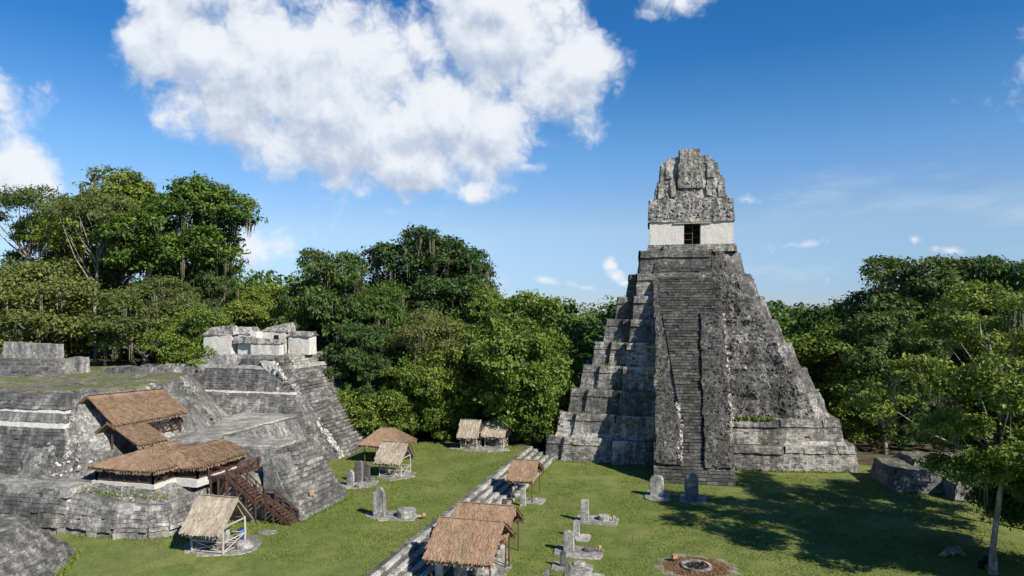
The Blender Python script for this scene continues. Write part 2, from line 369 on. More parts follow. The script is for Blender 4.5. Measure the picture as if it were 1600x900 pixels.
def T(u, v, z=None):                     # temple frame
    x, y = T0[0]+TC*u+TS*v, T0[1]-TS*u+TC*v
    return (x, y) if z is None else np.array((x, y, z))
def blocks(mb, a, b, c, d, ch=.34, bl=.7, jut=.06, miss=.06, gap=.018):
    a, b, c, d = (np.array(q, float) for q in (a, b, c, d))
    n = np.cross(b-a, d-a); n /= np.linalg.norm(n)
    H = (np.linalg.norm(d-a)+np.linalg.norm(c-b))/2; L = (np.linalg.norm(b-a)+np.linalg.norm(c-d))/2
    nc = max(1, round(H/ch)); 
    def P(s, t): return (a*(1-s)+b*s)*(1-t)+(d*(1-s)+c*s)*t
    for k in range(nc):
        t0, t1 = k/nc+gap/H/2, (k+1)/nc-gap/H/2; x = -rng.random()*bl
        while x < L:
            w = bl*(.6+.9*rng.random()); x0, x1 = max(0, x)+gap/2, min(L, x+w)-gap/2; x += w
            if x1-x0 < .12 or rng.random() < miss: continue
            e = (.5+rng.random()*.5)*jut
            q = [P(x0/L, t0), P(x1/L, t0), P(x1/L, t1), P(x0/L, t1)]
            j = rng.normal(0, .006, (4, 3))
            V = q+[q[i]+n*e+j[i] for i in range(4)]
            mb.add(V, [(4, 5, 6, 7), (0, 1, 5, 4), (1, 2, 6, 5), (2, 3, 7, 6), (3, 0, 4, 7)], rng.random())
def chunks(mb, a, b, c, d, n, s0=.12, s1=.4, sink=.3):
    a, b, c, d = (np.array(q, float) for q in (a, b, c, d))
    nn = np.cross(b-a, d-a); nn /= np.linalg.norm(nn)
    base = np.array([(-1, -1, -1), (1, -1, -1), (1, 1, -1), (-1, 1, -1), (-1, -1, 1), (1, -1, 1), (1, 1, 1), (-1, 1, 1)])*.5
    for _ in range(n):
        s, t = rng.random(2); p = (a*(1-s)+b*s)*(1-t)+(d*(1-s)+c*s)*t
        sz = (s0+(s1-s0)*rng.random()**2)*np.array([1, .8+.4*rng.random(), .6+.3*rng.random()])
        Q, _r = np.linalg.qr(rng.normal(size=(3, 3)))
        V = (base+rng.normal(0, .07, base.shape))*sz@Q.T+p-nn*sz[2]*sink
        mb.hexa(V, rng.random())
def ring(fr, pts): return [fr(*q) for q in pts]
def rect(fr, u0, u1, v0, v1): return [fr(u0, v0), fr(u1, v0), fr(u1, v1), fr(u0, v1)]

# ---------------------------------------------------------------- setting: ground
mb = MB(); mb.grid((-2500, -600, 0), (2500, -600, 0), (2500, 4500, 0), (-2500, 4500, 0), 500)
struct(mb.build('ground', 'grass'))
ZL = 1.4
def hill(x, y):
    u = C15*x-S15*y; v = S15*x+C15*y
    sm = lambda t: np.clip(t, 0, 1)**2*(3-2*np.clip(t, 0, 1))
    return 12.6*sm((-50-u)/14)*sm((v-78)/9)+(-.6)
mb = MB(); gu, gv = np.meshgrid(np.linspace(-190, -38, 70), np.linspace(78, 210, 60))
P = np.stack([C15*gu+S15*gv, -S15*gu+C15*gv], -1); zz = hill(P[..., 0], P[..., 1])+vnoise(np.stack([gu.ravel(), gv.ravel(), gu.ravel()*0], 1)*.25).reshape(gu.shape)*.35
V = np.concatenate([P, zz[..., None]], -1).reshape(-1, 3); nu = 70
mb.add(V, [(j*nu+i, j*nu+i+1, (j+1)*nu+i+1, (j+1)*nu+i) for j in range(59) for i in range(nu-1)], .5)
struct(mb.build('hillside', 'soil', smooth_=True))
mb = MB(); mb.mass(rect(U, -120, -22.45, 15, 92.5), -.3, rect(U, -120, -22.45, 15, 92.5), ZL, 8)
struct(mb.build('lawn_terrace', 'grass'))
mb = MB(); q = rect(U, -60, -22.6, 92.3, 150); mb.mass(q, -.3, q, ZL-.02, 8); struct(mb.build('forest_floor', 'soil'))
mb = MB()
pts = [U(-22.4+18*math.sin(0), 97)]
mb.add([(*U(-22, 96), .004), (*U(120, 106), .004), (*U(160, 240), .004), (*U(-22, 240), .004)], [(0, 1, 2, 3)], .5)
struct(mb.build('woodland_floor', 'soil'))

# upper lawn on the acropolis: a worn grassy plateau with a broken stone edge
UL = [(-110, 53), (-62, 53), (-58.2, 53.6), (-56.6, 57), (-56.4, 62), (-58.5, 67), (-63, 74), (-68, 80), (-110, 96)]
UB = [(-110, 52), (-62, 52), (-56.5, 51.6), (-53.2, 56), (-52.6, 62), (-53.6, 68), (-57, 75), (-66, 80), (-110, 96)]
mb = MB(); mb.mass(ring(U, UB), 6.6, ring(U, UL), 12.2, .5); mb.rough(.4, 5, .45)
bank_mb = mb
mb = MB(); cen = np.mean(np.array(UL), 0)
mb.mass(ring(U, [(u+(cen[0]-u)*.02, v+(cen[1]-v)*.02) for u, v in UL]), 11.6, ring(U, [(u+(cen[0]-u)*.045, v+(cen[1]-v)*.045) for u, v in UL]), 12.36, .8); mb.rough(.26, 6, .35)
struct(mb.build('upper_lawn', 'dry_turf'))

# plaza stair: five long treads between the two lawns
st = thing('plaza_stair', 'long low stone stair running between the two lawns towards the big temple', 'stair', tuple(U(-20.4, 60, 0)))
for k in range(5):
    z1 = ZL-k*.28+.03; u0 = -22.75+.82*k; mb = MB()
    a, b_ = 38.0, 93.0; x = a
    mb.mass(rect(U, u0, u0+.9, a, b_), -.2, rect(U, u0, u0+.88, a, b_), z1-.05, .9); mb.rough(.05, k, 1.1)
    while x < b_:
        L = .5+.9*rng.random(); x1 = min(b_, x+L)
        for (uu0, uu1, dz) in ((u0+.56, u0+.9, .04), (u0+.06, u0+.55, .0)):
            zz = z1+dz*rng.random()+rng.normal(0, .014)
            q = rect(U, uu0+.02, uu1+rng.normal(0, .025), x+.015, x1-.015)
            mb.hexa([(*p_, z1-.26) for p_ in q]+[(*p_, zz) for p_ in q], rng.random()*.7+(.75 if dz else -.1))
        x = x1
    mb.build('step', 'plaza', st)

# ---------------------------------------------------------------- the temple pyramid
tp = thing('temple_pyramid', 'tall dark limestone stepped temple with steep central stair and crumbling roof comb', 'temple', tuple(T(0, 10, 0)))
LH = 3.2
def level_faces(mb, r0, z0, r1, z1, sides, apron, **kw):
    n = len(r0)
    for i in sides:
        j = (i+1) % n
        a, b_ = np.array((*r0[i], z0)), np.array((*r0[j], z0)); d, c = np.array((*r1[i], z1)), np.array((*r1[j], z1))
        nrm = np.cross(b_-a, d-a); nrm /= np.linalg.norm(nrm)
        if apron:
            t = .7; ad = apron
            am, bm = a*(1-t)+d*t, b_*(1-t)+c*t
            blocks(mb, a, b_, bm, am, **kw)
            blocks(mb, am+nrm*ad, bm+nrm*ad, c+nrm*ad, d+nrm*ad, **kw)
            mb.grid(am, bm, bm+nrm*ad, am+nrm*ad, 1); mb.grid(am+nrm*(ad-.01), bm+nrm*(ad-.01), c+nrm*(ad-.01), d+nrm*(ad-.01), .8); mb.grid(d+nrm*(ad-.01), c+nrm*(ad-.01), c-nrm*.1, d-nrm*.1, .8)
        else: blocks(mb, a, b_, c, d, **kw)
for i in range(9):
    z0, z1 = LH*i, LH*(i+1)
    Uh, V, P_, Bk = 20-1.56*i, 9.8+.82*i, 10.8-.45*i, 38.5-.75*i
    uR = Uh if i < 2 else 2.5
    core = MB(); face = MB()
    for (k, (uu0, uu1, vv, ap)) in enumerate([(-Uh, Uh, V+.5, .12), (-(Uh-2.3), Uh-2.3, V, .14), (-P_, P_, V-1.1, .24)]):  # aprons on corner and main faces are added for a thin shadow line
        tl = .5; bt = .28
        if i >= 2:
            uu1 = uR; tr = 0
        else: tr = tl if k < 2 else .1
        tl_ = tl if k < 2 else .12
        r0 = rect(T, uu0, uu1, vv, Bk); r1 = rect(T, uu0+tl_, uu1-tr, vv+bt, Bk-.3)
        core.mass(r0, z0-.15, r1, z1-.012*k, .55)
        level_faces(face, r0, z0, r1, z1-.01, [0, 3] if i >= 2 else [0, 1, 3], ap, ch=.3, bl=.6, jut=.07, miss=.05, gap=.014)
    pl = MB()
    for (uu, vv, tl_) in ((Uh, V+.5, .3), (Uh-2.3, V, .3)):
        uR2 = uu if i < 2 else 2.4
        h_ = .55; q0 = rect(T, -uu-.3, uR2+(.3 if i < 2 else 0), vv-.4, Bk-2); q1 = rect(T, -uu+.02, uR2-.02, vv-.02+.06, Bk-2)
        pl.mass(q0, z0-.1, q1, z0+h_, .5)
    pl.rough(.12, i, .9)
    core.rough(.11, i, .8); face.rough(.11, i, .8)
    o = core.build('terrace', 'temple', tp)
    if i == 1: pl.build('plinth', 'temple_pale', o)
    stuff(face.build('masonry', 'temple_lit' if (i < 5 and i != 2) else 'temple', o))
# eroded right flank
er = MB()
tiers = []
for k in range(7):
    z0 = 6.35+LH*k; u0, v0 = 17.7-1.66*k, 11.75+.72*k
    tiers.append((z0, u0, v0, z0+LH, u0-1.25, v0+.5))
def rg(u, v): return ring(T, [(1.5, v), (u-2.6, v), (u-.8, v+.9), (u, v+2.8), (u, 34-(v-11)*.8), (1.5, 34-(v-11)*.8)])
for (z0, u0, v0, z1, u1, v1) in tiers: er.mass(rg(u0, v0), z0-.3, rg(u1, v1), z1, .36, cap=True)
er.rough(.42, 21, .5)
ero = er.build('eroded_flank', 'eroded', tp)
ch = MB()
for (z0, u0, v0, z1, u1, v1) in tiers:
    n = int((u0+2)*(z1-z0)*2.6)
    chunks(ch, T(3, v0-.05, z0), T(u0-2.4, v0-.05, z0), T(u1-2.4, v1-.05, z1), T(3, v1-.05, z1), n, .08, .32, .38)
    chunks(ch, T(u0-2.4, v0, z0), T(u0, v0+3, z0), T(u1, v1+3, z1), T(u1-2.4, v1, z1), int(24*(z1-z0)), .1, .38, .35)
    chunks(ch, T(3, v1-.1, z1), T(u1-2.5, v1-.1, z1), T(u1-2.5, v1+.35, z1), T(3, v1+.35, z1), int(u1*5), .12, .4, .2)
ch.rough(.42, 21, .5); stuff(ch.build('rubble', 'eroded', ero))
# the great stair
SU0, SU1, RUN = -5.3, 3.7, 17.0/29.6
def sv(z): return z*RUN
co = MB(); co.mass(rect(T, SU0+.1, SU1-.1, .45, 12), -.2, rect(T, SU0+.25, SU1-.25, 17.1, 20), 29.4, .7); co.rough(.08, 31, .8)
stair = co.build('great_stair', 'temple', tp)
nst = 80; rh = 29.5/nst
for k in range(nst):
    z = k*rh; v = sv(z); mb = MB()
    if k < 7: u0, u1 = SU0-.15, SU1+.15
    elif z < 8: u0, u1 = -2.3, .35
    elif z < 19.8: w = (z-8)/11.8; u0, u1 = -2.3-1.9*w, .35+.2*w
    else: u0, u1 = -4.5, 2.4+.5*(1-(z-19.8)/10)
    x = u0
    while x < u1-.05:
        L = min(u1-x, .4+.8*rng.random()); jv, jz = rng.normal(0, .022), rng.normal(0, .018)
        if rng.random() < .06: jz -= .07; jv += .1
        q = rect(T, x+.003, x+L-.003, v+jv, v+.75)
        mb.hexa([(*p_, z+.07) for p_ in q]+[(*p_, z+rh+jz) for p_ in q], rng.random()); x += L
    mb.build('step', 'step', stair)
# stepped-back low corners beside the stair foot
mb = MB()
for k in range(5):
    z = 7*rh+k*.36; q = rect(T, 1.2+.55*k, SU1+.12, sv(z)-.5, sv(z)+1.6); q2 = rect(T, SU0-.1, -3.3-.4*k, sv(z)-.4, sv(z)+1.6)
    for r_ in (q, q2): mb = MB(); mb.mass(r_, z-.5, r_, z+.36, .5); mb.rough(.04, 5, 1.0); mb.build('corner_step', 'step', stair)
def ramp_strip(name, seed, edges, hgt):     # edges: list of (z, u0, u1)
    r_ = MB(); c_ = MB()
    for (z0, a0, b0), (z1, a1, b1) in zip(edges[:-1], edges[1:]):
        va, vb = sv(z0)-hgt, sv(z1)-hgt
        bot = [T(a0, va), T(b0, va), T(b0, va+2.2), T(a0, va+2.2)]; top = [T(a1, vb), T(b1, vb), T(b1, vb+2.2), T(a1, vb+2.2)]
        r_.mass(bot, z0, top, z1, .3, cap=True)
        chunks(c_, T(a0, va, z0), T(b0, va, z0), T(b1, vb, z1), T(a1, vb, z1), int((b0-a0)*(z1-z0)*7), .1, .34, .25)
    r_.rough(.3, seed, .6); c_.rough(.3, seed, .6); o = r_.build(name, 'rubble', stair); stuff(c_.build('rubble', 'rubble', o))
ramp_strip('rubble_ramp', 41, [(2.0, .5, 3.55), (6, .5, 3.6), (12, .6, 3.6), (17, .7, 3.5), (20.2, .9, 3.4)], .62)
ramp_strip('rubble_ramp', 42, [(2.2, -5.2, -2.3), (7, -5.2, -2.35), (9, -5.2, -3.0), (13, -5.2, -3.4), (17, -5.1, -4.0), (19.6, -5.0, -4.35)], .62)
ramp_strip('rubble_ramp', 43, [(20, 2.75, 4.3), (24, 2.7, 4.3), (28.7, 2.6, 4.2)], .15)
ramp_strip('rubble_ramp', 44, [(19.4, -5.3, -4.5), (24, -5.3, -4.5), (28.6, -5.2, -4.5)], .1)
wr = MB()
chunks(wr, T(-2.6, sv(2)-.5, 2), T(-2.0, sv(2)-.2, 2), T(-2.1, sv(9)-.2, 9), T(-2.7, sv(9)-.5, 9), 260, .05, .2, .3)
chunks(wr, T(3.2, sv(4)-.55, 4), T(4.0, sv(4)+.1, 4), T(3.9, sv(20)+.1, 20), T(3.1, sv(20)-.5, 20), 480, .05, .2, .3)
chunks(wr, T(3.0, 16.2-.9, 21), T(3.9, 16.2-.7, 21), T(2.9, 16.0, 28), T(2.3, 16.0, 28), 120, .05, .2, .2)
wr.rough(.3, 41, .6)
stuff(wr.build('pale_mortar_rubble', 'white_rub', stair))
# summit platform and temple house
mb = MB(); mb.mass(rect(T, -6.15, 6.1, 16.6, 27.5), 28.6, rect(T, -6.05, 6.0, 16.75, 27.3), 29.75, .5); mb.mass(rect(T, -4.0, 3.2, 15.9, 18), 28.5, rect(T, -3.9, 3.1, 16.0, 18), 29.6, .5); mb.rough(.08, 51, .9)
pf = mb.build('summit_platform', 'temple', tp)
fc = MB(); blocks(fc, T(-6.15, 16.55, 28.7), T(6.1, 16.55, 28.7), T(6.0, 16.65, 29.75), T(-6.05, 16.65, 29.75), .35, .7, .06)
blocks(fc, T(-4, 15.85, 28.6), T(3.2, 15.85, 28.6), T(3.1, 15.9, 29.6), T(-3.9, 15.9, 29.6), .35, .7, .06)
stuff(fc.build('masonry', 'temple_lit', pf))
ZF = 29.75
hw = MB()
for (a, b_) in ((-5.8, -1.0), (1.3, 5.75)):
    hw.mass(rect(T, a, b_, 17.9, 25.5), ZF-.1, rect(T, a, b_, 17.95, 25.4), ZF+3.35, .35)
hw.mass(rect(T, -1.02, 1.32, 20.2, 25.4), ZF-.1, rect(T, -1.02, 1.32, 20.2, 25.4), ZF+3.35, .6)
hw.rough(.035, 61, 1.2); hw.build('wall', 'plaster', tp)
mb = MB(); mb.box(T(.15, 17.98, ZF+3.13), (5.2, .5, .17), -TT); mb.build('door_lintel', 'log', tp)
mb = MB(); mb.box(T(.15, 18.45, ZF+3.0), (2.3, .7, .18), -TT); mb.build('door_head', 'redwood', tp)
gt = MB(); gt.beam(T(.2, 18.6, ZF), T(.2, 18.6, ZF+2.95), .09)
for (a, b_, z) in ((-.98, .2, 1.75), (-.98, .2, .85), (.2, 1.28, 1.15), (.2, 1.28, 2.2), (-.98, .2, 2.6)): gt.beam(T(a, 18.6, ZF+z), T(b_, 18.6, ZF+z), .055)
gt.build('door_gate', 'brownpost', tp)
mb = MB(); mb.box(T(.15, 20.1, ZF+1.5), (2.25, .1, 3.0), -TT); mb.build('interior_shade', 'dark', tp)  # dark sheet: the shade inside the temple is put into its colour
cb_ = MB()
cb_.mass(rect(T, -6.0, 5.95, 17.72, 25.8), ZF+3.3, rect(T, -5.85, 5.75, 18.5, 25.2), ZF+6.75, .22); cb_.rough(.14, 71, .9)
cz = cb_.build('upper_zone', 'comb', tp)
mb = MB(); chunks(mb, T(-5.9, 17.7, ZF+3.9), T(5.85, 17.7, ZF+3.9), T(5.7, 18.4, ZF+6.7), T(-5.8, 18.4, ZF+6.7), 200, .08, .34, .5); stuff(mb.build('carved_relief', 'comb', cz))
rc = MB()
rc.mass(rect(T, -5.1, 5.05, 19.2, 24.6), ZF+6.3, rect(T, -4.95, 4.85, 19.7, 24.3), ZF+8.6, .22)
rc.mass(rect(T, -4.9, 4.85, 19.5, 24.3), ZF+8.3, rect(T, -4.7, 4.7, 19.9, 24), [ZF+9.6, ZF+10.2, ZF+10.2, ZF+9.6], .22)
rc.mass(rect(T, -4.4, 4.3, 19.8, 23.8), ZF+9.4, rect(T, -4.15, 3.85, 20.1, 23.4), [ZF+12.3, ZF+12.2, ZF+12.2, ZF+12.3], .22)
rc.mass(rect(T, -3.8, 3.6, 20.0, 23.4), ZF+12.0, rect(T, -3.1, 2.6, 20.1, 23.2), [ZF+13.1, ZF+13.2, ZF+13.2, ZF+13.1], .22)
rc.mass(rect(T, -1.75, 1.75, 19.2, 22.5), ZF+8.4, rect(T, -1.5, 1.35, 19.6, 22.6), ZF+14.1, .22)
for (ua, ub, za, zb, dv) in ((-3.6, -2.5, 9.9, 12.2, .22), (2.3, 3.3, 9.9, 12.3, .22), (-4.6, -3.7, 7.0, 9.2, .2), (-2.9, -2.1, 7.2, 9.6, .24), (2.2, 3.0, 7.2, 9.6, .24), (3.8, 4.6, 7.0, 9.3, .2)):
    vv = 19.3 if za < 9 else 19.75; rc.mass(rect(T, ua, ub, vv-dv if abs(ua) > 1 else 19.15, 21), ZF+za, rect(T, ua+.1, ub-.1, vv+.3 if abs(ua) > 1 else 19.5, 21), ZF+zb, .22)
rc.rough(.21, 81, .9)
rco = rc.build('roof_comb', 'comb', tp)
mb = MB()
for (a, b_, za, zb, va, vb, n) in ((-5.1, 5, 6.8, 8.6, 19.2, 19.6, 150), (-4.7, 4.7, 8.6, 10, 19.5, 19.9, 120), (-4.1, 3.6, 9.8, 12.4, 19.9, 20.1, 170), (-1.6, 1.5, 8.6, 14, 19.2, 19.55, 130)):
    chunks(mb, T(a, va, ZF+za), T(b_, va, ZF+za), T(b_-.2, vb, ZF+zb), T(a+.2, vb, ZF+zb), int(n*.7), .08, .34, .5)
stuff(mb.build('carved_relief', 'comb', rco))
# grass tufts rooted on the ledges
tf = MB()
def tufts(mb, a, b_, n, s=.3):
    a, b_ = np.array(a), np.array(b_); t = rng.random((n, 1)); c0 = a*(1-t)+b_*t+rng.normal(0, .12, (n, 3))*(1, 1, 0)
    d = rng.normal(0, .35, (n, 3)); d[:, 2] = 1; L = s*(.4+rng.random((n, 1))); w = np.cross(d, rng.normal(size=(n, 3))); w = w/np.linalg.norm(w, axis=1)[:, None]*L*.22
    tip = c0+d*L; mb.addq(np.stack([c0-w, c0+w, tip+w*.2, tip-w*.2], 1), rng.random(n))
for i in range(2, 7):
    P_, V = 10.8-.45*i, 9.8+.82*i
    tufts(tf, T(-P_-.2, V-.85, LH*i), T(-5.3, V-.85, LH*i), 160, .28); tufts(tf, T(-(20-1.56*i)+1.8, V-.1, LH*i), T(-P_, V-.1, LH*i), 110, .22)
tufts(tf, T(4, 9.4, LH*2), T(10, 9.6, LH*2), 260, .4)
stuff(tf.build('ledge_grass', 'blade', tp))

# ---------------------------------------------------------------- the acropolis on the left
def pmass(name, mat, parent, b4, z0, t4, z1, res=.5, amp=.12, seed=0, f=.7):
    mb = MB(); mb.mass(b4, z0, t4, z1, res); mb.rough(amp, seed, f); return mb.build(name, mat, parent)
def veneer(parent, mat, quads, rg=None, **kw):
    mb = MB()
    for q in quads: blocks(mb, *q, gap=.026, **kw)
    if rg: mb.rough(*rg)
    return stuff(mb.build('masonry', mat, parent))
def rubbleon(parent, mat, quads, s0=.12, s1=.45, sink=.25, name='rubble', rg=None):
    mb = MB()
    for (a, b_, c_, d_, n) in quads: chunks(mb, a, b_, c_, d_, n, s0, s1, sink)
    if rg: mb.rough(*rg)
    return stuff(mb.build(name, mat, parent))
# mask terrace under the pavilion
mt = thing('mask_terrace', 'grey battered lower terrace wall with pale vertical streaks below the brown pavilion', 'terrace', tuple(U(-46, 48, ZL)))
RB = [(-75, 45.6), (-52, 45.6), (-51.4, 46.0), (-46.3, 45.9), (-43.4, 46.5), (-42.3, 47.6), (-42.1, 51.5), (-42.6, 55), (-75, 55)]
RT = [(-75, 46.5), (-52.4, 46.5), (-51.8, 46.9), (-46.6, 46.8), (-44.1, 47.3), (-43.2, 48.2), (-43.0, 51.5), (-43.4, 55), (-75, 55)]
zt = [4.95, 4.95, 4.55, 4.2, 3.85, 3.85, 4.1, 4.8, 4.95]
mb = MB(); mb.mass(ring(U, RB), ZL-.2, ring(U, RT), zt, .45); mb.rough(.16, 91, .6); o = mb.build('wall', 'acro', mt)
mb = MB()
for i in range(7):
    a, b_ = U(*RB[i]), U(*RB[i+1]); d_, c_ = U(*RT[i]), U(*RT[i+1])
    t = .22
    blocks(mb, (*a, ZL+.5), (*b_, ZL+.5), (*c_, zt[i+1]-.15), (*d_, zt[i]-.15), .36, .66, .11, .07, .026)
mb.rough(.16, 91, .6); stuff(mb.build('masonry', 'acro', o))
mb = MB()
for i in range(1, 7):
    a, b_ = np.array(U(*RB[i])), np.array(U(*RB[i+1])); a3, b3 = np.array((*a, ZL-.1)), np.array((*b_, ZL-.1))
    blocks(mb, a3, b3, b3+(0, 0, .6), a3+(0, 0, .6), .55, 1.3, .16, .2)
mb.rough(.16, 91, .6); stuff(mb.build('plinth_stones', 'walk', o))
cap = MB(); cap.mass(ring(U, [(-60, 46.6), (-44.4, 47.4), (-43.2, 49), (-43.2, 57.5), (-60, 57.5)]), 3.7, ring(U, [(-60, 48.4), (-45.0, 48.8), (-44.9, 50.5), (-44.2, 57.5), (-60, 57.5)]), 5.18, .3); cap.rough(.2, 93, .7)
co_ = cap.build('rubble_bank', 'acro_rub', mt)
rubbleon(co_, 'acro_rub', [(U(-51, 47.2, 4.4), U(-44.6, 47.7, 4.0), U(-45, 48.9, 5.2), U(-51, 48.6, 5.2), 150), (U(-43.6, 48.6, 4), U(-43.4, 56, 4.4), U(-44.5, 56, 5.2), U(-44.8, 50, 5.1), 130)], .08, .3, .5, rg=(.2, 93, .7))
mb = MB(); mb.mass(rect(U, -51.4, -44.75, 48.55, 55), 4.9, rect(U, -51.4, -44.75, 48.55, 55), 5.3, .5); mb.mass(rect(U, -47, -42.5, 51.1, 57.6), 4.6, rect(U, -47, -42.5, 51.1, 57.6), 5.28, .5); mb.rough(.06, 94, 1); mb.build('plaster_base', 'plaster', mt)
tg = MB()
for _ in range(40):
    p_ = U(-52+9.3*rng.random(), 46.8+1.7*rng.random(), 4.3+.5*rng.random()); tufts(tg, p_-np.array((.5, 0, 0)), p_+np.array((.5, .1, 0)), 26, .12)
stuff(tg.build('moss_growth', 'blade', mt))
bk = tag(bank_mb.build('rubble_bank', 'acro_rub', None, tuple(U(-56, 60, 6.6))), 'broken grey and white stone bank below the edge of the upper lawn', 'bank')
rubbleon(bk, 'white_rub', [(U(-57.0, 53, 11.3), U(-55.4, 62, 11.2), U(-57.0, 62, 12.2), U(-58.6, 54, 12.2), 120), (U(-55.4, 61, 10.4), U(-57.2, 70, 10.6), U(-59.0, 68, 12.2), U(-56.6, 61, 12.2), 60)], .07, .28, .5, rg=(.4, 5, .45))
rubbleon(bk, 'acro_rub', [(U(-52.6, 56, 7), U(-53.6, 68, 7), U(-58, 67, 12), U(-56.6, 57, 12), 300), (U(-53.6, 68, 7), U(-62, 78, 7), U(-65, 76, 12.3), U(-58.4, 67, 12.3), 300)], .12, .45, rg=(.4, 5, .45))
# bottom-left block nearest the camera
nb_ = thing('corner_block', 'dark grey masonry corner block at the bottom left edge of the picture', 'terrace', tuple(U(-50, 38, ZL)))
for k, (du, z0, z1, sd_) in enumerate(((0, ZL-.2, 2.35, 95), (1.15, 2.2, 3.3, 96), (2.3, 3.1, 4.25, 97))):
    rb = [(-75, 28), (-43.6-du, 28), (-43.9-du, 38.2-du*.3), (-46.6-du, 42.7-du*.45), (-75, 42.7-du*.45)]; rt = [(-75, 28), (-44.3-du, 28), (-44.6-du, 38-du*.3), (-47.2-du, 42.1-du*.45), (-75, 42.1-du*.45)]
    mb = MB(); mb.mass(ring(U, rb), z0, ring(U, rt), z1, .45); mb.rough(.14, sd_, .7); o = mb.build('wall', 'acro', nb_)
    veneer(o, 'acro', [((*U(*rb[a]), max(z0, ZL)), (*U(*rb[a+1]), max(z0, ZL)), (*U(*rt[a+1]), z1), (*U(*rt[a]), z1)) for a in (1, 2, 3)], rg=(.14, sd_, .7), ch=.34, bl=.62, jut=.09, miss=.08)
# big left wall
bw = thing('great_west_wall', 'tall dark grey terrace wall with white stepped recess bands at the left edge', 'terrace', tuple(U(-65, 51, 5)))
o = pmass('wall', 'acro', bw, rect(U, -90, -55.5, 49.3, 60), 4.6, rect(U, -90, -56.2, 50.2, 60), 9.3, .45, .14, 96)
veneer(o, 'acro', [(U(-80, 49.3, 5), U(-55.5, 49.3, 5), U(-56.2, 50.2, 9.3), U(-80, 50.2, 9.3))], rg=(.14, 96, .7), ch=.36, bl=.66, jut=.11, miss=.07)
o = pmass('recess_band', 'plaster', bw, rect(U, -90, -56.5, 50.3, 60), 9.1, rect(U, -90, -56.6, 50.5, 60), 9.75, .4, .1, 97)
o = pmass('wall', 'acro', bw, rect(U, -90, -56.6, 50.45, 60), 9.75, rect(U, -90, -56.9, 50.75, 60), 10.6, .4, .1, 98)
o = pmass('recess_band', 'plaster', bw, rect(U, -90, -56.85, 50.82, 60), 10.4, rect(U, -90, -56.95, 51.0, 60), 10.95, .4, .1, 99)
o = pmass('wall', 'acro', bw, rect(U, -90, -56.9, 50.9, 60), 10.9, rect(U, -90, -57.4, 51.6, 60), 12.2, .4, .14, 100)
veneer(o, 'acro', [(U(-80, 50.9, 10.9), U(-56.9, 50.9, 10.9), U(-57.4, 51.6, 12.2), U(-80, 51.6, 12.2))], rg=(.14, 100, .7), ch=.36, bl=.66, jut=.11, miss=.08)
mb = MB(); mb.mass(ring(U, [(-60, 48.6), (-53.4, 48.9), (-51.2, 52), (-51.2, 66), (-60, 66)]), 4.9, ring(U, [(-60, 51.6), (-56.6, 52), (-55.4, 55), (-55.0, 66), (-60, 66)]), [12.0, 11.7, 11.2, 10.5, 12], .4); mb.rough(.32, 101, .5); o = mb.build('broken_corner', 'acro_rub', bw)
rubbleon(o, 'acro_rub', [(U(-58, 48.9, 5.5), U(-53.6, 49, 5.2), U(-56.8, 51.8, 11.4), U(-58, 51.5, 11.6), 90), (U(-53.4, 49, 5), U(-51.4, 54, 5), U(-55.2, 56, 11), U(-56.6, 52, 11.6), 160)], .1, .34, rg=(.32, 101, .5))
rubbleon(o, 'white_rub', [(U(-56, 48.8, 5.2), U(-53.2, 48.8, 5.2), U(-54.5, 50.6, 8.5), U(-57, 50.2, 8.2), 60), (U(-52.8, 49.6, 5), U(-51.6, 52.6, 5), U(-53.6, 53.5, 8.5), U(-54.8, 51.6, 8.6), 60)], .08, .3, .45, rg=(.32, 101, .5))
# lower ledge in front of it
mb = MB(); mb.mass(rect(U, -90, -51.6, 46.3, 50), 4.3, rect(U, -90, -51.6, 46.5, 50), 5.05, .5); mb.rough(.08, 102); mb.build('worn_ledge', 'walk', bw)
# middle plateau and its south stair
mp = thing('lower_platform', 'worn grey stone platform with fan of narrow steps beside the wooden staircase', 'platform', tuple(U(-40, 60, ZL)))
o = pmass('body', 'acro_rub', mp, rect(U, -56, -37.6, 56.8, 62.3), ZL-.2, rect(U, -56, -38.2, 57.4, 62.0), 6.95, .4, .18, 103)
pmass('body', 'acro_rub', mp, rect(U, -58, -46.0, 57.5, 80), ZL-.2, rect(U, -58, -48.0, 58.4, 80), 6.98, .5, .16, 104)
o2 = pmass('apron', 'walk', mp, rect(U, -45, -36.4, 54.2, 58), ZL-.2, rect(U, -45, -39.4, 54.8, 58), 5.12, .35, .16, 105)
pmass('pavement', 'walk', mp, rect(U, -57, -38.9, 58.2, 61.9), 6.7, rect(U, -57, -39.2, 58.4, 61.8), 7.1, .5, .05, 106)
pmass('pavement', 'walk', mp, rect(U, -57, -48.6, 58.4, 79), 6.7, rect(U, -57, -48.9, 58.6, 79), 7.12, .5, .05, 107)
n = 15; 
for k in range(n):
    z0 = ZL+5.6*k/n; uu = -33.9-3.9*k/n; va = 54.1+ (2.9 if z0 > 5.2 else 0)+.08*k; mb = MB(); x = va
    while x < 62.35-.02*k:
        L = .4+.7*rng.random(); x1 = min(62.4-.02*k, x+L)
        if True:
            q = rect(U, uu-1.1, uu+rng.normal(0, .02), x+.004, x1-.004); zz = z0+5.6/n+rng.normal(0, .03)
            mb.hexa([(*p_, z0+.07) for p_ in q]+[(*p_, zz) for p_ in q], rng.random())
        x = x1
    mb.build('step', 'acro_step', mp)
mb = MB(); mb.mass([U(-37.5, 54), U(-34.3, 54), U(-34.4, 62.2), U(-37.5, 62.2)], ZL-.2, [U(-38.6, 55), U(-37.8, 55), U(-37.9, 62.0), U(-38.6, 62.0)], 6.7, .4); mb.rough(.1, 108); mb.build('stair_core', 'acro_rub', mp)
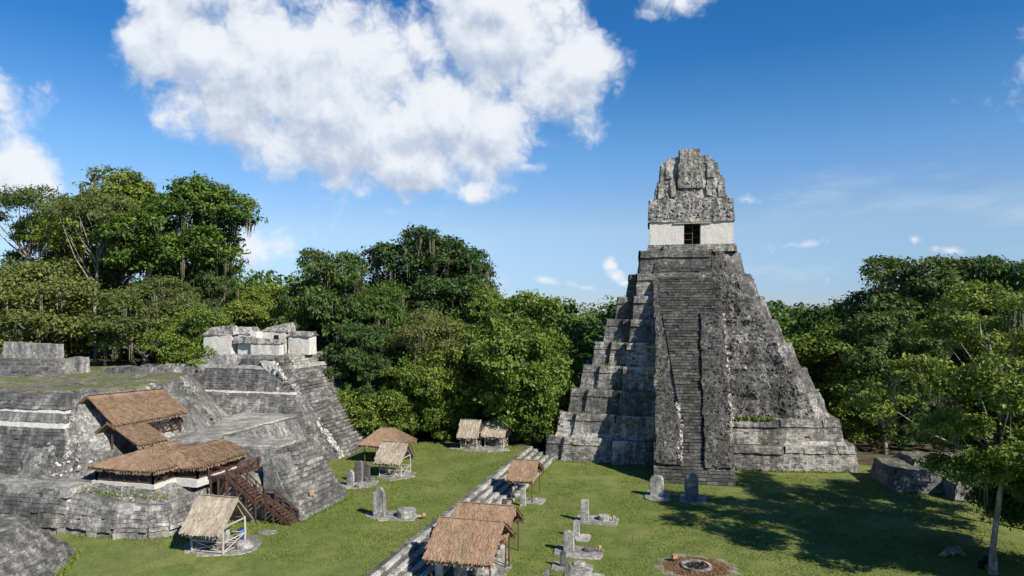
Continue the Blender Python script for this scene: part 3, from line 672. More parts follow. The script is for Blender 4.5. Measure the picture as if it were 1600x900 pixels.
for k in range(4):      # little flight up to the plateau
    mb = MB(); blocks(mb, U(-52.4, 57.0-.0, 5.2+.45*k)+np.array((0, .42*k, 0)), U(-47.5, 57.0, 5.2+.45*k)+np.array((0, .42*k, 0)), U(-47.5, 57.05, 5.65+.45*k)+np.array((0, .42*k, 0)), U(-52.4, 57.05, 5.65+.45*k)+np.array((0, .42*k, 0)), .45, .8, .5, 0)
    mb.build('step', 'walk', mp)
rubbleon(o2, 'white_rub', [(U(-40, 54.3, 4.9), U(-37.0, 54.2, 2.6), U(-37.6, 57, 4.4), U(-40, 57, 5.2), 60)], .1, .35)

# stepped pyramid with broad stair and white summit building
sp_ = thing('stair_pyramid', 'grey stepped pyramid with a broad dark stair and white ruined rooms on top', 'pyramid', tuple(U(-55, 85, ZL)))
lv = [((-76, -44.6, 75.4, 96), ZL-.2, (-76, -48.3, 77, 96), 7.0), ((-76, -48.5, 77.2, 96), 7.0, (-76, -50.0, 78.1, 96), 9.4), ((-76, -50.6, 79.3, 96), 9.3, (-76, -52.9, 80.3, 96), 12.8)]
for k, (b4, z0, t4, z1) in enumerate(lv):
    o = pmass('terrace', 'acro', sp_, rect(U, *b4), z0, rect(U, *t4), z1, .5, .12, 110+k)
    mb = MB()
    for (i, j) in ((0, 1), (1, 2)):
        B4, T4 = rect(U, *b4), rect(U, *t4)
        blocks(mb, (*B4[i], max(z0, ZL)), (*B4[j], max(z0, ZL)), (*T4[j], z1), (*T4[i], z1), .33, .64, .1, .06, .024)
    mb.rough(.12, 110+k, .7); stuff(mb.build('masonry', 'acro', o))
o = pmass('ledge_rim', 'walk', sp_, rect(U, -72, -52.5, 80.1, 95), 12.5, rect(U, -72, -52.6, 80.25, 95), 12.98, .5, .07, 115)
o = pmass('white_ledge', 'white_rub', sp_, rect(U, -66, -50.5, 78.6, 80), 9.2, rect(U, -66, -50.7, 79.0, 80), 9.62, .35, .12, 116)
n = 32
for k in range(n):
    z0 = ZL+12.7*k/n; uu = -43.6-10.6*k/n; mb = MB(); x = 80.2
    while x < 88.2:
        L = .4+.7*rng.random(); x1 = min(88.3, x+L); q = rect(U, uu-1.2, uu+rng.normal(0, .03), x+.01, x1-.01); zz = z0+12.7/n+rng.normal(0, .025)
        mb.hexa([(*p_, z0+.09) for p_ in q]+[(*p_, zz) for p_ in q], rng.random()); x = x1
    mb.build('step', 'acro_step', sp_)
pmass('stair_core', 'acro', sp_, rect(U, -60, -44.4, 80.5, 88.0), ZL-.2, rect(U, -60, -55, 80.5, 88.0), 13.8, .6, .08, 117)
mb = MB(); mb.mass(rect(U, -46.6, -43.9, 79.3, 80.2), ZL-.2, rect(U, -56.6, -54.4, 80.0, 80.3), 13.6, .35); mb.rough(.3, 118, .7); o = mb.build('broken_balustrade', 'white_rub', sp_)
rubbleon(o, 'white_rub', [(U(-43.8, 78.8, ZL), U(-43.8, 80.3, ZL), U(-54, 80.3, 13.5), U(-54, 79.3, 13.5), 260)], .08, .34, .4, rg=(.3, 118, .7))
mb = MB(); mb.mass(rect(U, -49, -44.6, 88.2, 90.0), ZL-.2, rect(U, -58, -55, 88.2, 89.4), 13.4, .5); mb.rough(.35, 119, .6); mb.build('broken_balustrade', 'acro_rub', sp_)
# summit rooms
o = pmass('room_base', 'acro_rub', sp_, rect(U, -68.9, -53.6, 81.0, 93), 12.8, rect(U, -68.4, -54.2, 81.7, 93), 14.3, .35, .2, 120)
for k in range(4):
    mb = MB(); z0 = 13.0+.36*k; q = rect(U, -56, -53.0-.35*k, 82.3, 88); blocks(mb, (*q[1], z0), (*q[2], z0), (*q[2], z0+.36), (*q[1], z0+.36), .36, .8, .25, 0); mb.build('step', 'walk', sp_)
def ruin(name, mat, u0, u1, v0, v1, z0, z1, amp=.08, seed=0, zs=None): return pmass(name, mat, sp_, rect(U, u0, u1, v0, v1), z0, rect(U, u0+.05, u1-.05, v0+.05, v1-.05), zs or z1, .3, amp, seed, .9)
ruin('wall', 'plaster', -67.3, -62.6, 82.1, 87.2, 14.2, 17.1, .06, 121)
mb = MB(); mb.mass(ring(U, [(-67.45, 82.0), (-62.4, 82.0), (-61.2, 83.2), (-61.2, 87.3), (-67.45, 87.3)]), 17.0, ring(U, [(-66.6, 82.6), (-63, 82.6), (-62, 83.8), (-62, 87), (-66.6, 87)]), [17.9, 18.5, 17.7, 18.0, 17.9], .3); mb.rough(.22, 122, .8); mb.build('broken_vault', 'comb', sp_)
ruin('wall', 'plaster', -62.0, -59.4, 82.6, 84, 14.2, 0, .08, 123, [17.0, 16.3, 16.3, 17.0])
ruin('wall', 'plaster_str', -59.5, -54.9, 82.0, 83.0, 14.2, 0, .08, 124, [15.7, 16.2, 16.2, 15.7])
ruin('wall', 'plaster_str', -60.6, -56.6, 86, 88, 14.2, 17.6, .09, 125)
ruin('wall', 'plaster_str', -56.2, -52.8, 86.0, 88, 14.2, 16.9, .09, 126)
ruin('wall', 'plaster', -62.6, -60.4, 84.5, 87, 14.2, 17.4, .06, 127)
ruin('doorway_shade', 'dark', -58.5, -57.7, 85.9, 86.4, 14.9, 16.9, .01, 128)  # dark block, the shade of the open doorway painted as colour
mb = MB(); mb.mass(rect(U, -60.7, -56.3, 85.9, 88.2), 17.4, rect(U, -59.6, -56.4, 86.4, 88), [18.0, 18.7, 18.6, 18.2], .3); mb.mass(rect(U, -62.3, -54.7, 81.9, 83.3), 15.9, rect(U, -62, -55, 82.1, 83.2), [16.9, 16.4, 16.4, 16.6], .3); mb.mass(rect(U, -56.4, -52.6, 85.8, 88.2), 16.8, rect(U, -56, -53, 86, 88), 17.4, .3); mb.rough(.2, 129, .9); mb.build('broken_vault', 'comb', sp_)
# ruin at the far left on the upper lawn
ul = thing('upper_ruin', 'small grey ruined wall on broad steps at the far left above the lawn', 'ruin', tuple(U(-78, 70, 12)))
pmass('wall', 'stela', ul, rect(U, -90, -80.9, 71, 72.2), 13.4, rect(U, -90, -81.0, 71.1, 72.1), [16.2, 15.9, 15.9, 16.2], .3, .12, 130, 1.0)
pmass('wall', 'stela', ul, rect(U, -79.0, -76.8, 71.0, 72.4), 12.2, rect(U, -78.9, -76.9, 71.1, 72.3), 14.3, .3, .12, 131, 1.0)
for k in range(5):
    q = rect(U, -98, -77.2-.35*k, 65+1.15*k, 72); pmass('step', 'acro_step', ul, q, 11.8+.4*k, q, 12.5+.4*k, .5, .12, 132+k, .9)
ww = thing('low_lawn_wall', 'low crumbling grey wall crossing behind the upper lawn strip', 'wall', tuple(U(-65, 72, 12)))
mb = MB()
for k in range(7):
    u0 = -73+1.35*k; v0 = 70.5+.55*k+rng.normal(0, .2); h_ = 12.9+.3*rng.random(); q = rect(U, u0, u0+1.45, v0, v0+2); mb.mass(q, 12.0, rect(U, u0, u0+1.45, v0+.4, v0+1.9), h_, .4)
mb.rough(.22, 140, .7); mb.build('wall', 'acro_rub', ww)

# ---------------------------------------------------------------- thatched shelters
def slope(mb, a, b_, c_, d_, wdt=.1, ln=.62, row=.16, lift=.07, hang=.25):   # a-b eave, d-c ridge
    a, b_, c_, d_ = (np.array(q, float) for q in (a, b_, c_, d_))
    nrm = np.cross(b_-a, d_-a); nrm /= np.linalg.norm(nrm)
    if nrm[2] < 0: nrm = -nrm
    t_ = .1
    mb.hexa([a-nrm*t_, b_-nrm*t_, c_-nrm*t_, d_-nrm*t_, a, b_, c_, d_], .2)
    H = np.linalg.norm((d_+c_)/2-(a+b_)/2); nr = max(3, int(H/row))
    for r in range(nr+1):
        t = r/nr*.97; L0 = a*(1-t)+d_*t; R0 = b_*(1-t)+c_*t; L = np.linalg.norm(R0-L0); n = max(2, int(L/wdt*1.35))
        s = (np.arange(n)+rng.random(n))/n; s = s[:, None]; top = L0*(1-s)+R0*s
        dn = ((a*(1-s)+b_*s)-(d_*(1-s)+c_*s)); dn /= np.linalg.norm(dn, axis=1)[:, None]
        ax = (R0-L0)/L; l = ln*(.65+.6*rng.random((n, 1))); 
        if r == 0: l = l*.3+hang
        top = top-dn*.25; w = wdt*(.4+.5*rng.random((n, 1)))
        dn2 = dn+ax*rng.normal(0, .11, (n, 1)); l0 = .02+.03*rng.random((n, 1)); l1 = l0+lift*(.3+rng.random((n, 1)))
        bot = top+dn2*(l+.25)
        if r == 0: bot[:, 2] -= .08*rng.random(n)
        mb.addq(np.stack([bot-ax*w*.7+nrm*l1, bot+ax*w*.7+nrm*l1*.8, top+ax*w+nrm*l0, top-ax*w+nrm*l0], 1), rng.random(n))
        if r == 0:
            for lay in range(2):
                e0 = a*(1-s)+b_*s+dn*(.1+.16*lay)-nrm*.04*lay; dd_ = np.array((0, 0, -1.0))+dn*.35+ax*rng.normal(0, .16, (n, 1)); e1 = e0+dd_*(.16+.2*rng.random((n, 1)))
                mb.addq(np.stack([e1-ax*w*.5, e1+ax*w*.5, e0+ax*w, e0-ax*w], 1), rng.random(n)*.8)
def shelter(label, cat, group, ctr, L, W, z0, eave, ridge, mat='thatch_brown', post='brownpost', rz=-TH, hip=0, over=.45, rails=True, rails_open=(), prad=.07, cap=True, name='thatched_shelter', nmid=0):
    ctr = np.array(ctr, float)
    t = thing(name, label, cat, (ctr[0], ctr[1], z0), group)
    ca, sa = math.cos(rz), math.sin(rz)
    def Lc(x, y, z): return np.array((ctr[0]+x*ca-y*sa, ctr[1]+x*sa+y*ca, z0+z))
    hx, hy = L/2, W/2
    px_, py_ = hx-over*.7, hy-over
    corners = [(-px_, -py_), (px_, -py_), (px_, py_), (-px_, py_)]
    extra = []
    for k in range(nmid): 
        fx = -px_+2*px_*(k+1)/(nmid+1); extra += [(fx, -py_), (fx, py_)]
    for (x, y) in corners+extra:
        mb = MB(); j = rng.normal(0, .03, 2); mb.tube([Lc(x, y, -.15), Lc(x+j[0], y+j[1], eave*.5), Lc(x, y, eave+.25)], [prad*1.1, prad, prad*.9], 7); mb.build('post', post, t)
    for (i, j) in ((0, 1), (1, 2), (2, 3), (3, 0)):
        a, b_ = corners[i], corners[j]
        mb = MB(); mb.tube([Lc(*a, eave+.12), Lc(*b_, eave+.12)], [prad*.8]*2, 6); mb.build('beam', post, t)
        if rails and i not in rails_open:
            mb = MB(); mb.tube([Lc(*a, .95), Lc(*b_, .92)], [prad*.6]*2, 6); mb.build('rail', post, t)
            mb = MB(); mb.tube([Lc(*a, .15), Lc(*b_, .18)], [prad*.6]*2, 6); mb.build('rail', post, t)
            nb2 = max(1, int(np.hypot(b_[0]-a[0], b_[1]-a[1])/1.9))
            for k in range(nb2):
                f0, f1 = k/nb2, (k+1)/nb2; pa = (a[0]+(b_[0]-a[0])*f0, a[1]+(b_[1]-a[1])*f0); pb = (a[0]+(b_[0]-a[0])*f1, a[1]+(b_[1]-a[1])*f1)
                for (za, zb) in ((.15, .93), (.93, .15)):
                    mb = MB(); mb.tube([Lc(*pa, za), Lc(*pb, zb)], [prad*.5]*2, 5); mb.build('brace', post, t)
                if k: mb = MB(); mb.tube([Lc(*pa, 0), Lc(*pa, 1.0)], [prad*.7]*2, 6); mb.build('rail_post', post, t)
    for x in (-px_, px_):
        if not hip:
            mb = MB(); mb.tube([Lc(x, -py_, eave+.12), Lc(x, 0, ridge-.12), Lc(x, py_, eave+.12)], [prad*.6]*3, 6); mb.build('rafter', post, t)
    rx = hx-hip
    fr, bk = [(-hx, -hy), (hx, -hy)], [(hx, hy), (-hx, hy)]
    for pr in (fr, bk):
        mb = MB(); sgn = 1 if pr is fr else -1
        slope(mb, Lc(*pr[0], eave), Lc(*pr[1], eave), Lc(sgn*rx, 0, ridge), Lc(-sgn*rx, 0, ridge)); stuff(mb.build('thatch', mat, t))
    if hip:
        for sgn in (1, -1):
            mb = MB(); slope(mb, Lc(sgn*hx, -sgn*hy, eave), Lc(sgn*hx, sgn*hy, eave), Lc(sgn*rx, .01, ridge), Lc(sgn*rx, -.01, ridge)); stuff(mb.build('thatch', mat, t))
    mb = MB()
    n = int(rx*2/.1)
    for k in range(n):
        x = -rx+2*rx*k/n; s_ = rng.normal(0, .06); zr = ridge+.03+.07*rng.random()
        for sg in (-1, 1):
            V = np.array([Lc(x-.09+s_, sg*.38, zr-.38*(ridge-eave)/hy), Lc(x+.09+s_, sg*.38, zr-.38*(ridge-eave)/hy), Lc(x+.09, 0, zr+.04), Lc(x-.09, 0, zr+.04)]); mb.addq(V[None], [rng.random()*.9])
    mb.add([Lc(-rx, -.1, ridge-.05), Lc(rx, -.1, ridge-.05), Lc(rx, .1, ridge-.05), Lc(-rx, .1, ridge-.05), Lc(-rx, -.02, ridge+.07), Lc(rx, -.02, ridge+.07), Lc(rx, .02, ridge+.07), Lc(-rx, .02, ridge+.07)], [(0, 1, 5, 4), (2, 3, 7, 6), (4, 5, 6, 7), (1, 2, 6, 5), (3, 0, 4, 7)], .4)
    stuff(mb.build('ridge_cap', mat, t))
    return t
p_ = G(350, 848, ZL); shelter('pale ragged palm-thatch hut with log rails in front of the mask terrace', 'hut', 'pale thatched huts', (p_[0]+.1, 54.2, 0), 3.6, 3.7, ZL, 2.0, 4.0, 'thatch_pale', 'log', prad=.09, over=.55)
p_ = G(617, 742, ZL); shelter('small pale palm-thatch hut beside the group of dark stelae', 'hut', 'pale thatched huts', (p_[0], p_[1], 0), 3.3, 3.4, ZL, 2.0, 3.7, 'thatch_pale', 'log', prad=.07)
p_ = G(615, 712, ZL); shelter('brown hip-roofed hut peeking over the small pale hut by the broad stair', 'hut', None, (p_[0]-.2, 86.5, 0), 5.3, 4.6, ZL, 2.5, 4.1, 'thatch_brown', 'brownpost', hip=1.7, rails=False)
p_ = G(736, 700, ZL); shelter('pale thatched hut at the forest edge, left of two', 'hut', 'pale thatched huts', (p_[0], p_[1], 0), 2.9, 2.9, ZL, 2.0, 3.8, 'thatch_pale', 'log', prad=.07)
p_ = G(775, 699, ZL); shelter('shaded pale thatched hut half hidden under the round bright tree', 'hut', 'pale thatched huts', (p_[0], p_[1]+.6, 0), 3.3, 2.9, ZL, 1.9, 3.3, 'thatch_pale', 'log', prad=.07)
shelter('small tan thatched roof on thin posts over the far end of the plaza stair', 'shelter', 'tan thatched plaza shelters', (1.5, 73.9, 0), 2.9, 4.6, .35, 2.35, 3.75, rails=False)
shelter('second tan thatched roof, just behind the nearest one over the plaza stair', 'shelter', 'tan thatched plaza shelters', (-2.05, 56.2, 0), 4.9, 5.0, .1, 2.5, 4.15, rails=False)
shelter('large tan thatched roof nearest the camera over the plaza stair', 'shelter', 'tan thatched plaza shelters', (-3.05, 52.0, 0), 5.1, 6.2, .05, 2.4, 4.2, rails=False)
# pavilion with crossed rails
pv = thing('mask_pavilion', 'long tan thatched pavilion with dark red cross-braced railings on the mask terrace', 'pavilion', tuple(U(-47, 52, 5.3)))
def pav_roof(u0, u1, v0, v1, ze, rd, zr):    # rd: ridge ends (u, v)
    E = [(u0, v0), (u1, v0), (u1, v1), (u0, v1)]; (ua, va), (ub, vb) = rd
    for (p0, p1, q1, q0) in ((E[0], E[1], (ua, va), (ua-.02, va)), (E[1], E[2], (ub, vb), (ua, va)), (E[2], E[3], (ub-.02, vb), (ub, vb)), (E[3], E[0], (ua, va), (ub, vb))):
        mb = MB(); slope(mb, U(*p0, ze), U(*p1, ze), U(*q1, zr), U(*q0, zr), wdt=.1, row=.15, ln=.55); stuff(mb.build('thatch', 'thatch_brown', pv))
pav_roof(-51.4, -44.7, 48.55, 55.4, 6.62, ((-47.6, 51.4), (-47.6, 54.2)), 7.85)
pav_roof(-47.3, -42.35, 51.0, 58.0, 6.58, ((-44.9, 51.6), (-44.9, 57.6)), 7.65)
def railrun(parent, a, b_, z, h, n, mat='redwood', w=.11, panels=True, top=None):
    a, b_ = np.array(a, float), np.array(b_, float)
    za, zb = z if hasattr(z, '__len__') else (z, z)
    P = lambda f, dz: np.array((*(a+(b_-a)*f), za+(zb-za)*f+dz))
    for (dz) in (.12, h):
        mb = MB(); mb.beam(P(0, dz), P(1, dz), w*.8, w*.8); mb.build('rail', mat, parent)
    for k in range(n+1):
        mb = MB(); mb.beam(P(k/n, -.1), P(k/n, (top or h+.06)), w*1.3); mb.build('post', mat, parent)
        if k < n and panels:
            mb = MB(); mb.beam(P(k/n, .14), P((k+1)/n, h), w*.55); mb.build('brace', mat, parent)
            mb = MB(); mb.beam(P(k/n, h), P((k+1)/n, .14), w*.5); mb.build('brace', mat, parent)
railrun(pv, U(-51, 48.75), U(-45.05, 48.75), 5.3, 1.0, 4, top=1.4)
railrun(pv, U(-45.05, 48.75), U(-45.05, 51.4), 5.3, 1.0, 2, top=1.4)
railrun(pv, U(-45.05, 51.4), U(-42.7, 51.4), 5.3, 1.0, 1, top=1.4)
railrun(pv, U(-42.7, 51.4), U(-42.7, 57.4), 5.3, 1.0, 4, top=1.4)
railrun(pv, U(-51, 54.6), U(-51, 48.75), 5.3, 1.0, 3, top=1.4)
# two roofs higher up
def lean_roof(label, u0, z0, u1, z1, v0, v1, base, slopev=.35):
    t = thing('thatched_roof', label, 'shelter', tuple(U(u1, (v0+v1)/2, base)), 'tan roofs over the upper excavation')
    mb = MB(); slope(mb, U(u1, v0, z1), U(u1, v1, z1-slopev*.2), U(u0, v1, z0-slopev), U(u0, v0, z0), wdt=.1, row=.15, ln=.55); stuff(mb.build('thatch', 'thatch_brown', t))
    mb = MB(); slope(mb, U(u0-1.6, v1, z0-slopev-1.2), U(u0-1.6, v0, z0-1.2), U(u0, v0, z0), U(u0, v1, z0-slopev), wdt=.1, row=.16, ln=.55); stuff(mb.build('thatch', 'thatch_brown', t))
    for k in range(4):
        v = v0+.4+(v1-v0-.8)*k/3; mb = MB(); mb.beam(U(u1-.35, v, base-.4), U(u1-.35, v, z1+.05), .13); mb.build('post', 'redwood', t)
    return t
t = lean_roof('upper tan thatched roof draped over the broken terrace corner', -55.5, 12.15, -52.6, 9.75, 51.9, 61.4, 7.6)
railrun(t, U(-53, 57.6), U(-53, 61.2), 7.7, .95, 3)
mb = MB(); mb.box(U(-53.6, 58.8, 8.5), (2.6, .25, 1.7), R_(75)); mb.build('panel', 'plaster', t)
t = lean_roof('smaller tan thatched roof tucked below the upper roof', -53.2, 9.75, -49.9, 7.95, 51.9, 55.6, 5.6, .1)
# wooden staircase
ws = thing('wooden_staircase', 'dark red timber staircase in two flights climbing to the pavilion', 'staircase', tuple(U(-36, 54, ZL)))
SV0, SV1 = 52.7, 54.1
def flight(u0, z0, u1, z1, n):
    for k in range(n):
        f_ = (k+.5)/n; u = u0+(u1-u0)*f_; z = z0+(z1-z0)*(k+1)/n; q = rect(U, u-.17, u+.17, SV0, SV1); mb = MB(); mb.hexa([(*p_, z-.06) for p_ in q]+[(*p_, z) for p_ in q]); mb.build('tread', 'brownpost', ws)
    for v in (SV0, SV1):
        mb = MB(); mb.beam(U(u0+.1, v, z0), U(u1, v, z1-.05), .09, .3); mb.build('stringer', 'redwood', ws)
        mb = MB(); mb.beam(U(u0, v, z0+1.0), U(u1, v, z1+1.0), .09, .09); mb.build('handrail', 'redwood', ws)
        mb = MB(); mb.beam(U(u0, v, z0+.5), U(u1, v, z1+.5), .06, .06); mb.build('handrail', 'redwood', ws)
        for k in range(4):
            f_ = k/3; mb = MB(); mb.beam(U(u0+(u1-u0)*f_, v, ZL-.1), U(u0+(u1-u0)*f_, v, z0+(z1-z0)*f_+1.05), .12); mb.build('post', 'redwood', ws)
flight(-34.3, ZL, -36.7, 3.0, 8); flight(-37.7, 3.0, -40.6, 5.2, 10)
for (u0, u1, z, v0, v1) in ((-37.75, -36.65, 3.0, SV0, SV1), (-42.4, -40.55, 5.22, SV0-.2, 57.2)):
    q = rect(U, u0, u1, v0, v1); n = max(3, int((v1-v0)/.28))
    for k in range(n):
        a = v0+(v1-v0)*k/n; q = rect(U, u0, u1, a+.01, a+(v1-v0)/n-.01); mb = MB(); mb.hexa([(*p_, z-.07) for p_ in q]+[(*p_, z) for p_ in q]); mb.build('deck_board', 'brownpost', ws)
railrun(ws, U(-37.75, SV1), U(-36.65, SV1), 3.0, 1.0, 1, panels=False); railrun(ws, U(-37.75, SV0), U(-36.65, SV0), 3.0, 1.0, 1, panels=False)
railrun(ws, U(-42.4, SV0-.2), U(-40.6, SV0-.2), 5.2, 1.0, 1, panels=False); railrun(ws, U(-40.55, SV1), U(-40.55, 57.2), 5.2, 1.0, 2)
for (u, v) in ((-42.3, 52.6), (-40.7, 52.6), (-40.7, 54.1), (-40.7, 56.9), (-41.5, 52.6)):
    mb = MB(); mb.beam(U(u, v, ZL), U(u, v, 5.2), .14); mb.build('post', 'redwood', ws)
mb = MB(); mb.beam(U(-42.2, 52.6, 2), U(-40.8, 52.6, 4.9), .1); mb.build('brace', 'redwood', ws)

# ---------------------------------------------------------------- stelae, altars, slabs
def stela(label, px, py, hpx, wpx, z=0., mat='stela', top='round', tilt=0, group='stelae', rz=-TH, thick=.45):
    c_ = G(px, py, z); k = c_[1]/F; H, W = hpx*k*1.0, wpx*k; mb = MB()
    prof = [(-.5, 0), (.5, 0), (.51, .3), (.5, .6), (.49, .82)]
    prof += {'round': [(.4, .94), (.15, 1.0), (-.15, 1.0), (-.4, .93)], 'point': [(.35, .9), (.12, 1.0), (-.1, .98), (-.33, .86)], 'broken': [(.42, .93), (.1, .97), (-.1, 1.0), (-.45, .95)], 'flat': [(.47, .98), (.15, 1.0), (-.15, .99), (-.47, .97)]}[top]+[(-.5, .82), (-.51, .6), (-.5, .3)]
    n = len(prof); D = W*thick; V = []; ca, sa = math.cos(rz), math.sin(rz)
    lay = [(-.5, .93), (-.38, 1.0), (.38, 1.0), (.5, .93)]
    for (dy, sc) in lay:
        for (x, y) in prof:
            x_ = x*W*sc+tilt*y*H; y_ = dy*D; z_ = (y if y == 0 else y*(.985+.015*sc))*H-(.1 if y == 0 else 0)
            V.append((c_[0]+x_*ca-y_*sa, c_[1]+D/2+x_*sa+y_*ca, z+z_))
    Fc = [tuple(range(n))]+[tuple(range(3*n, 4*n))[::-1]]
    for l in range(3):
        for i in range(n): Fc.append((l*n+i, (l+1)*n+i, (l+1)*n+(i+1) % n, l*n+(i+1) % n))
    mb.add(V, Fc, [rng.random()*.6+.2]*len(Fc)); mb.rough(.05*min(1.6, W), int(px), 1.6)
    o = mb.build('stela', mat, None, (c_[0], c_[1]+D/2, z)); tag(o, label, 'stela', group)
    # carved panel ridges in relief on the face
    bv = o.modifiers.new('bev', 'BEVEL'); bv.width = .04; bv.segments = 2; bv.limit_method = 'ANGLE'
    return o
def altar(label, px, py, wpx, hpx, z=0., mat='stela', kind='drum', group='altars'):
    c_ = G(px, py, z); k = c_[1]/F; W, H = wpx*k/2, hpx*k*.62; mb = MB(); n = 22
    pr = [(1.0, -.1), (1.02, .15), (.98, .5), (1.0, .8), (.93, 1.0), (.55, 1.03), (0.02, 1.04)] if kind == 'drum' else [(.9, -.1), (1.05, .3), (.98, .65), (.75, .95), (.35, 1.08), (.02, 1.1)]
    V = [(c_[0]+W*r*math.cos(2*math.pi*i/n), c_[1]+W+W*r*math.sin(2*math.pi*i/n)*(1 if kind == 'drum' else .75), z+H*h) for (r, h) in pr for i in range(n)]
    Fc = [(l*n+i, l*n+(i+1) % n, (l+1)*n+(i+1) % n, (l+1)*n+i) for l in range(len(pr)-1) for i in range(n)]; Fc.append(tuple(range((len(pr)-1)*n, len(pr)*n)))
    mb.add(V, Fc, rng.random(len(Fc))*.5+.25); mb.rough(.02 if kind == 'drum' else .16*W, int(px)+3, 2.2 if kind == 'drum' else 1.0)
    o = mb.build('altar', mat, None, (c_[0], c_[1]+W, z)); return tag(o, label, 'altar', group)
def slab(label, px0, px1, py0, py1, z=0., irr=.2, h=.12):
    a, b_, c_, d_ = G(px0, py1, z), G(px1, py1, z), G(px1, py0, z), G(px0, py0, z)
    mb = MB(); n = 26; ctr = (a+b_+c_+d_)/4; hw, hd = np.linalg.norm(b_-a)/2, (d_[1]-a[1])/2
    R = []
    for i in range(n):
        t = 2*math.pi*i/n; x, y = math.cos(t), math.sin(t); m_ = max(abs(x), abs(y)); e = 2.5 if irr < .3 else 1.0
        q = (1/m_)*(.82)+.18; q = q if irr < .3 else 1.0+.1*rng.normal()
        x, y = x*hw*q, y*hd*q; R.append((ctr[0]+x*C15+y*S15, ctr[1]-x*S15+y*C15))
    mb.mass(R, z-.1, [(ctr[0]+(x-ctr[0])*.97, ctr[1]+(y-ctr[1])*.97) for x, y in R], z+h, .3); mb.rough(.06, int(px0), .9)
    o = mb.build('stone_slab', 'slab', None, tuple(ctr)); return tag(o, label, 'slab', 'stone footings under the stelae')
def lampbox(label, px, py, z=0., s=.34, rz=.5):
    c_ = G(px, py, z); t = thing('floodlight', label, 'floodlight', tuple(c_), 'small orange ground floodlights')
    mb = MB(); mb.box(c_+(0, 0, .45), (s, s*.5, s*.75), rz, .5); mb.build('housing', 'orange', t)
    mb = MB(); 
    for sx in (-1, 1): mb.beam(c_+np.array((sx*.2, .1, 0)), c_+np.array((sx*.05, 0, .4)), .05)
    mb.build('stand', 'redwood', t)
S = [  # label, px, py, h, w, z, mat, top
 ('grey rounded stela on a pale slab, left of the two before the great stair', 1027, 777, 33, 21, 0, 'stela', 'round'),
 ('dark rounded stela, right of the two before the great stair', 1082, 783, 42, 21, 0, 'stela_dark', 'round'),
 ('slim grey flat-topped stela beside the pale broken drum altar', 914, 816, 35, 13, 0, 'stela', 'flat'),
 ('thin stela standing just behind the broad one in the row', 901, 841, 27, 10, 0, 'stela', 'flat'),
 ('broad grey stela with a smooth grey boulder altar on its slab', 889, 864, 34, 17, 0, 'stela', 'broken'),
 ('small grey stela on the slab with the rough pale altar', 880, 888, 26, 10, 0, 'stela_dark', 'flat'),
 ('small grey stela cut by the bottom edge, right of two', 888, 912, 32, 11, 0, 'stela', 'round'),
 ('pale stela top showing at the bottom edge, left of two', 853, 918, 28, 9, 0, 'stela', 'point'),
 ('tall pale pointed stela standing alone with a round drum altar', 592, 809, 47, 19, ZL, 'stela', 'point'),
 ('short pale pointed stela at the left of the dark group', 547, 760, 25, 12, ZL, 'stela', 'point'),
 ('tall dark stela in the middle of the group by the small hut', 560, 755, 34, 13, ZL, 'stela_dark', 'flat'),
 ('narrow black stela at the right of the group by the small hut', 572, 748, 26, 11, ZL, 'stela_dark', 'point'),
 ('pale stela slab inside the front thatched hut', 347, 858, 34, 20, ZL, 'walk', 'flat'),
 ('pale stela pillar under the far stair shelter', 817, 790, 26, 9, .1, 'walk', 'flat'),
 ('small dark stela on the plaza stair behind the second tan roof', 788, 806, 26, 8, .3, 'stela_dark', 'flat'),
 ('pale stela under the left front of the nearest tan roof', 686, 905, 34, 12, .2, 'walk', 'flat'),
 ('wide pale stela under the middle of the nearest tan roof', 719, 905, 34, 19, .2, 'walk', 'flat'),
 ('white stela inside the left forest-edge hut', 739, 702, 22, 10, ZL, 'walk', 'flat'),
 ('white stela inside the shaded forest-edge hut', 780, 699, 18, 10, ZL, 'walk', 'flat')]
for (lab, x, y, h_, w_, z, mt_, tp_) in S: stela(lab, x, y, h_, w_, z, mt_, tp_)
for a in [('round drum altar beside the tall pale pointed stela', 633, 812, 30, 20, ZL, 'stela', 'drum'), ('pale broken drum altar beside the slim stela', 945, 817, 19, 15, 0, 'slab', 'drum'),
          ('smooth grey boulder altar beside the broad stela', 922, 866, 20, 13, 0, 'stela_dark', 'boulder'), ('rough pale boulder altar beside the small stela', 906, 889, 22, 13, 0, 'stela', 'boulder'),
          ('dark low altar at the foot of the dark stelae', 575, 754, 18, 10, ZL, 'stela_dark', 'drum'), ('flat round altar in front of the dark stela group', 560, 763, 14, 8, ZL, 'stela', 'drum'),
          ('rounded pale altar on the floor of the front hut', 376, 862, 28, 20, ZL, 'walk', 'boulder'), ('large round pale altar under the nearest tan roof', 757, 908, 38, 34, .1, 'walk', 'boulder'),
          ('pale altar block under the second tan roof', 782, 872, 22, 26, .1, 'walk', 'boulder'), ('pale low altar inside the small pale hut', 616, 747, 18, 10, ZL, 'walk', 'boulder'),
          ('small grey altar stone beside the far stair shelter', 834, 785, 14, 10, 0, 'stela', 'boulder')]: altar(*a)
for a in [('pale slab under the left stela before the great stair', 1008, 1048, 768, 783), ('grey slab under the dark stela before the great stair', 1062, 1104, 772, 787), ('pale slab under the slim stela and drum altar', 897, 967, 807, 821),
          ('small slab under the thin stela', 899, 922, 836, 847), ('pale slab under the broad stela and grey altar', 864, 944, 855, 873), ('pale slab under the small stela and rough altar', 861, 927, 881, 895), ('slab cut by the bottom edge of the picture', 880, 945, 896, 912), ('pale slab patch beside the far stair shelter', 818, 852, 779, 788)]: slab(*a)
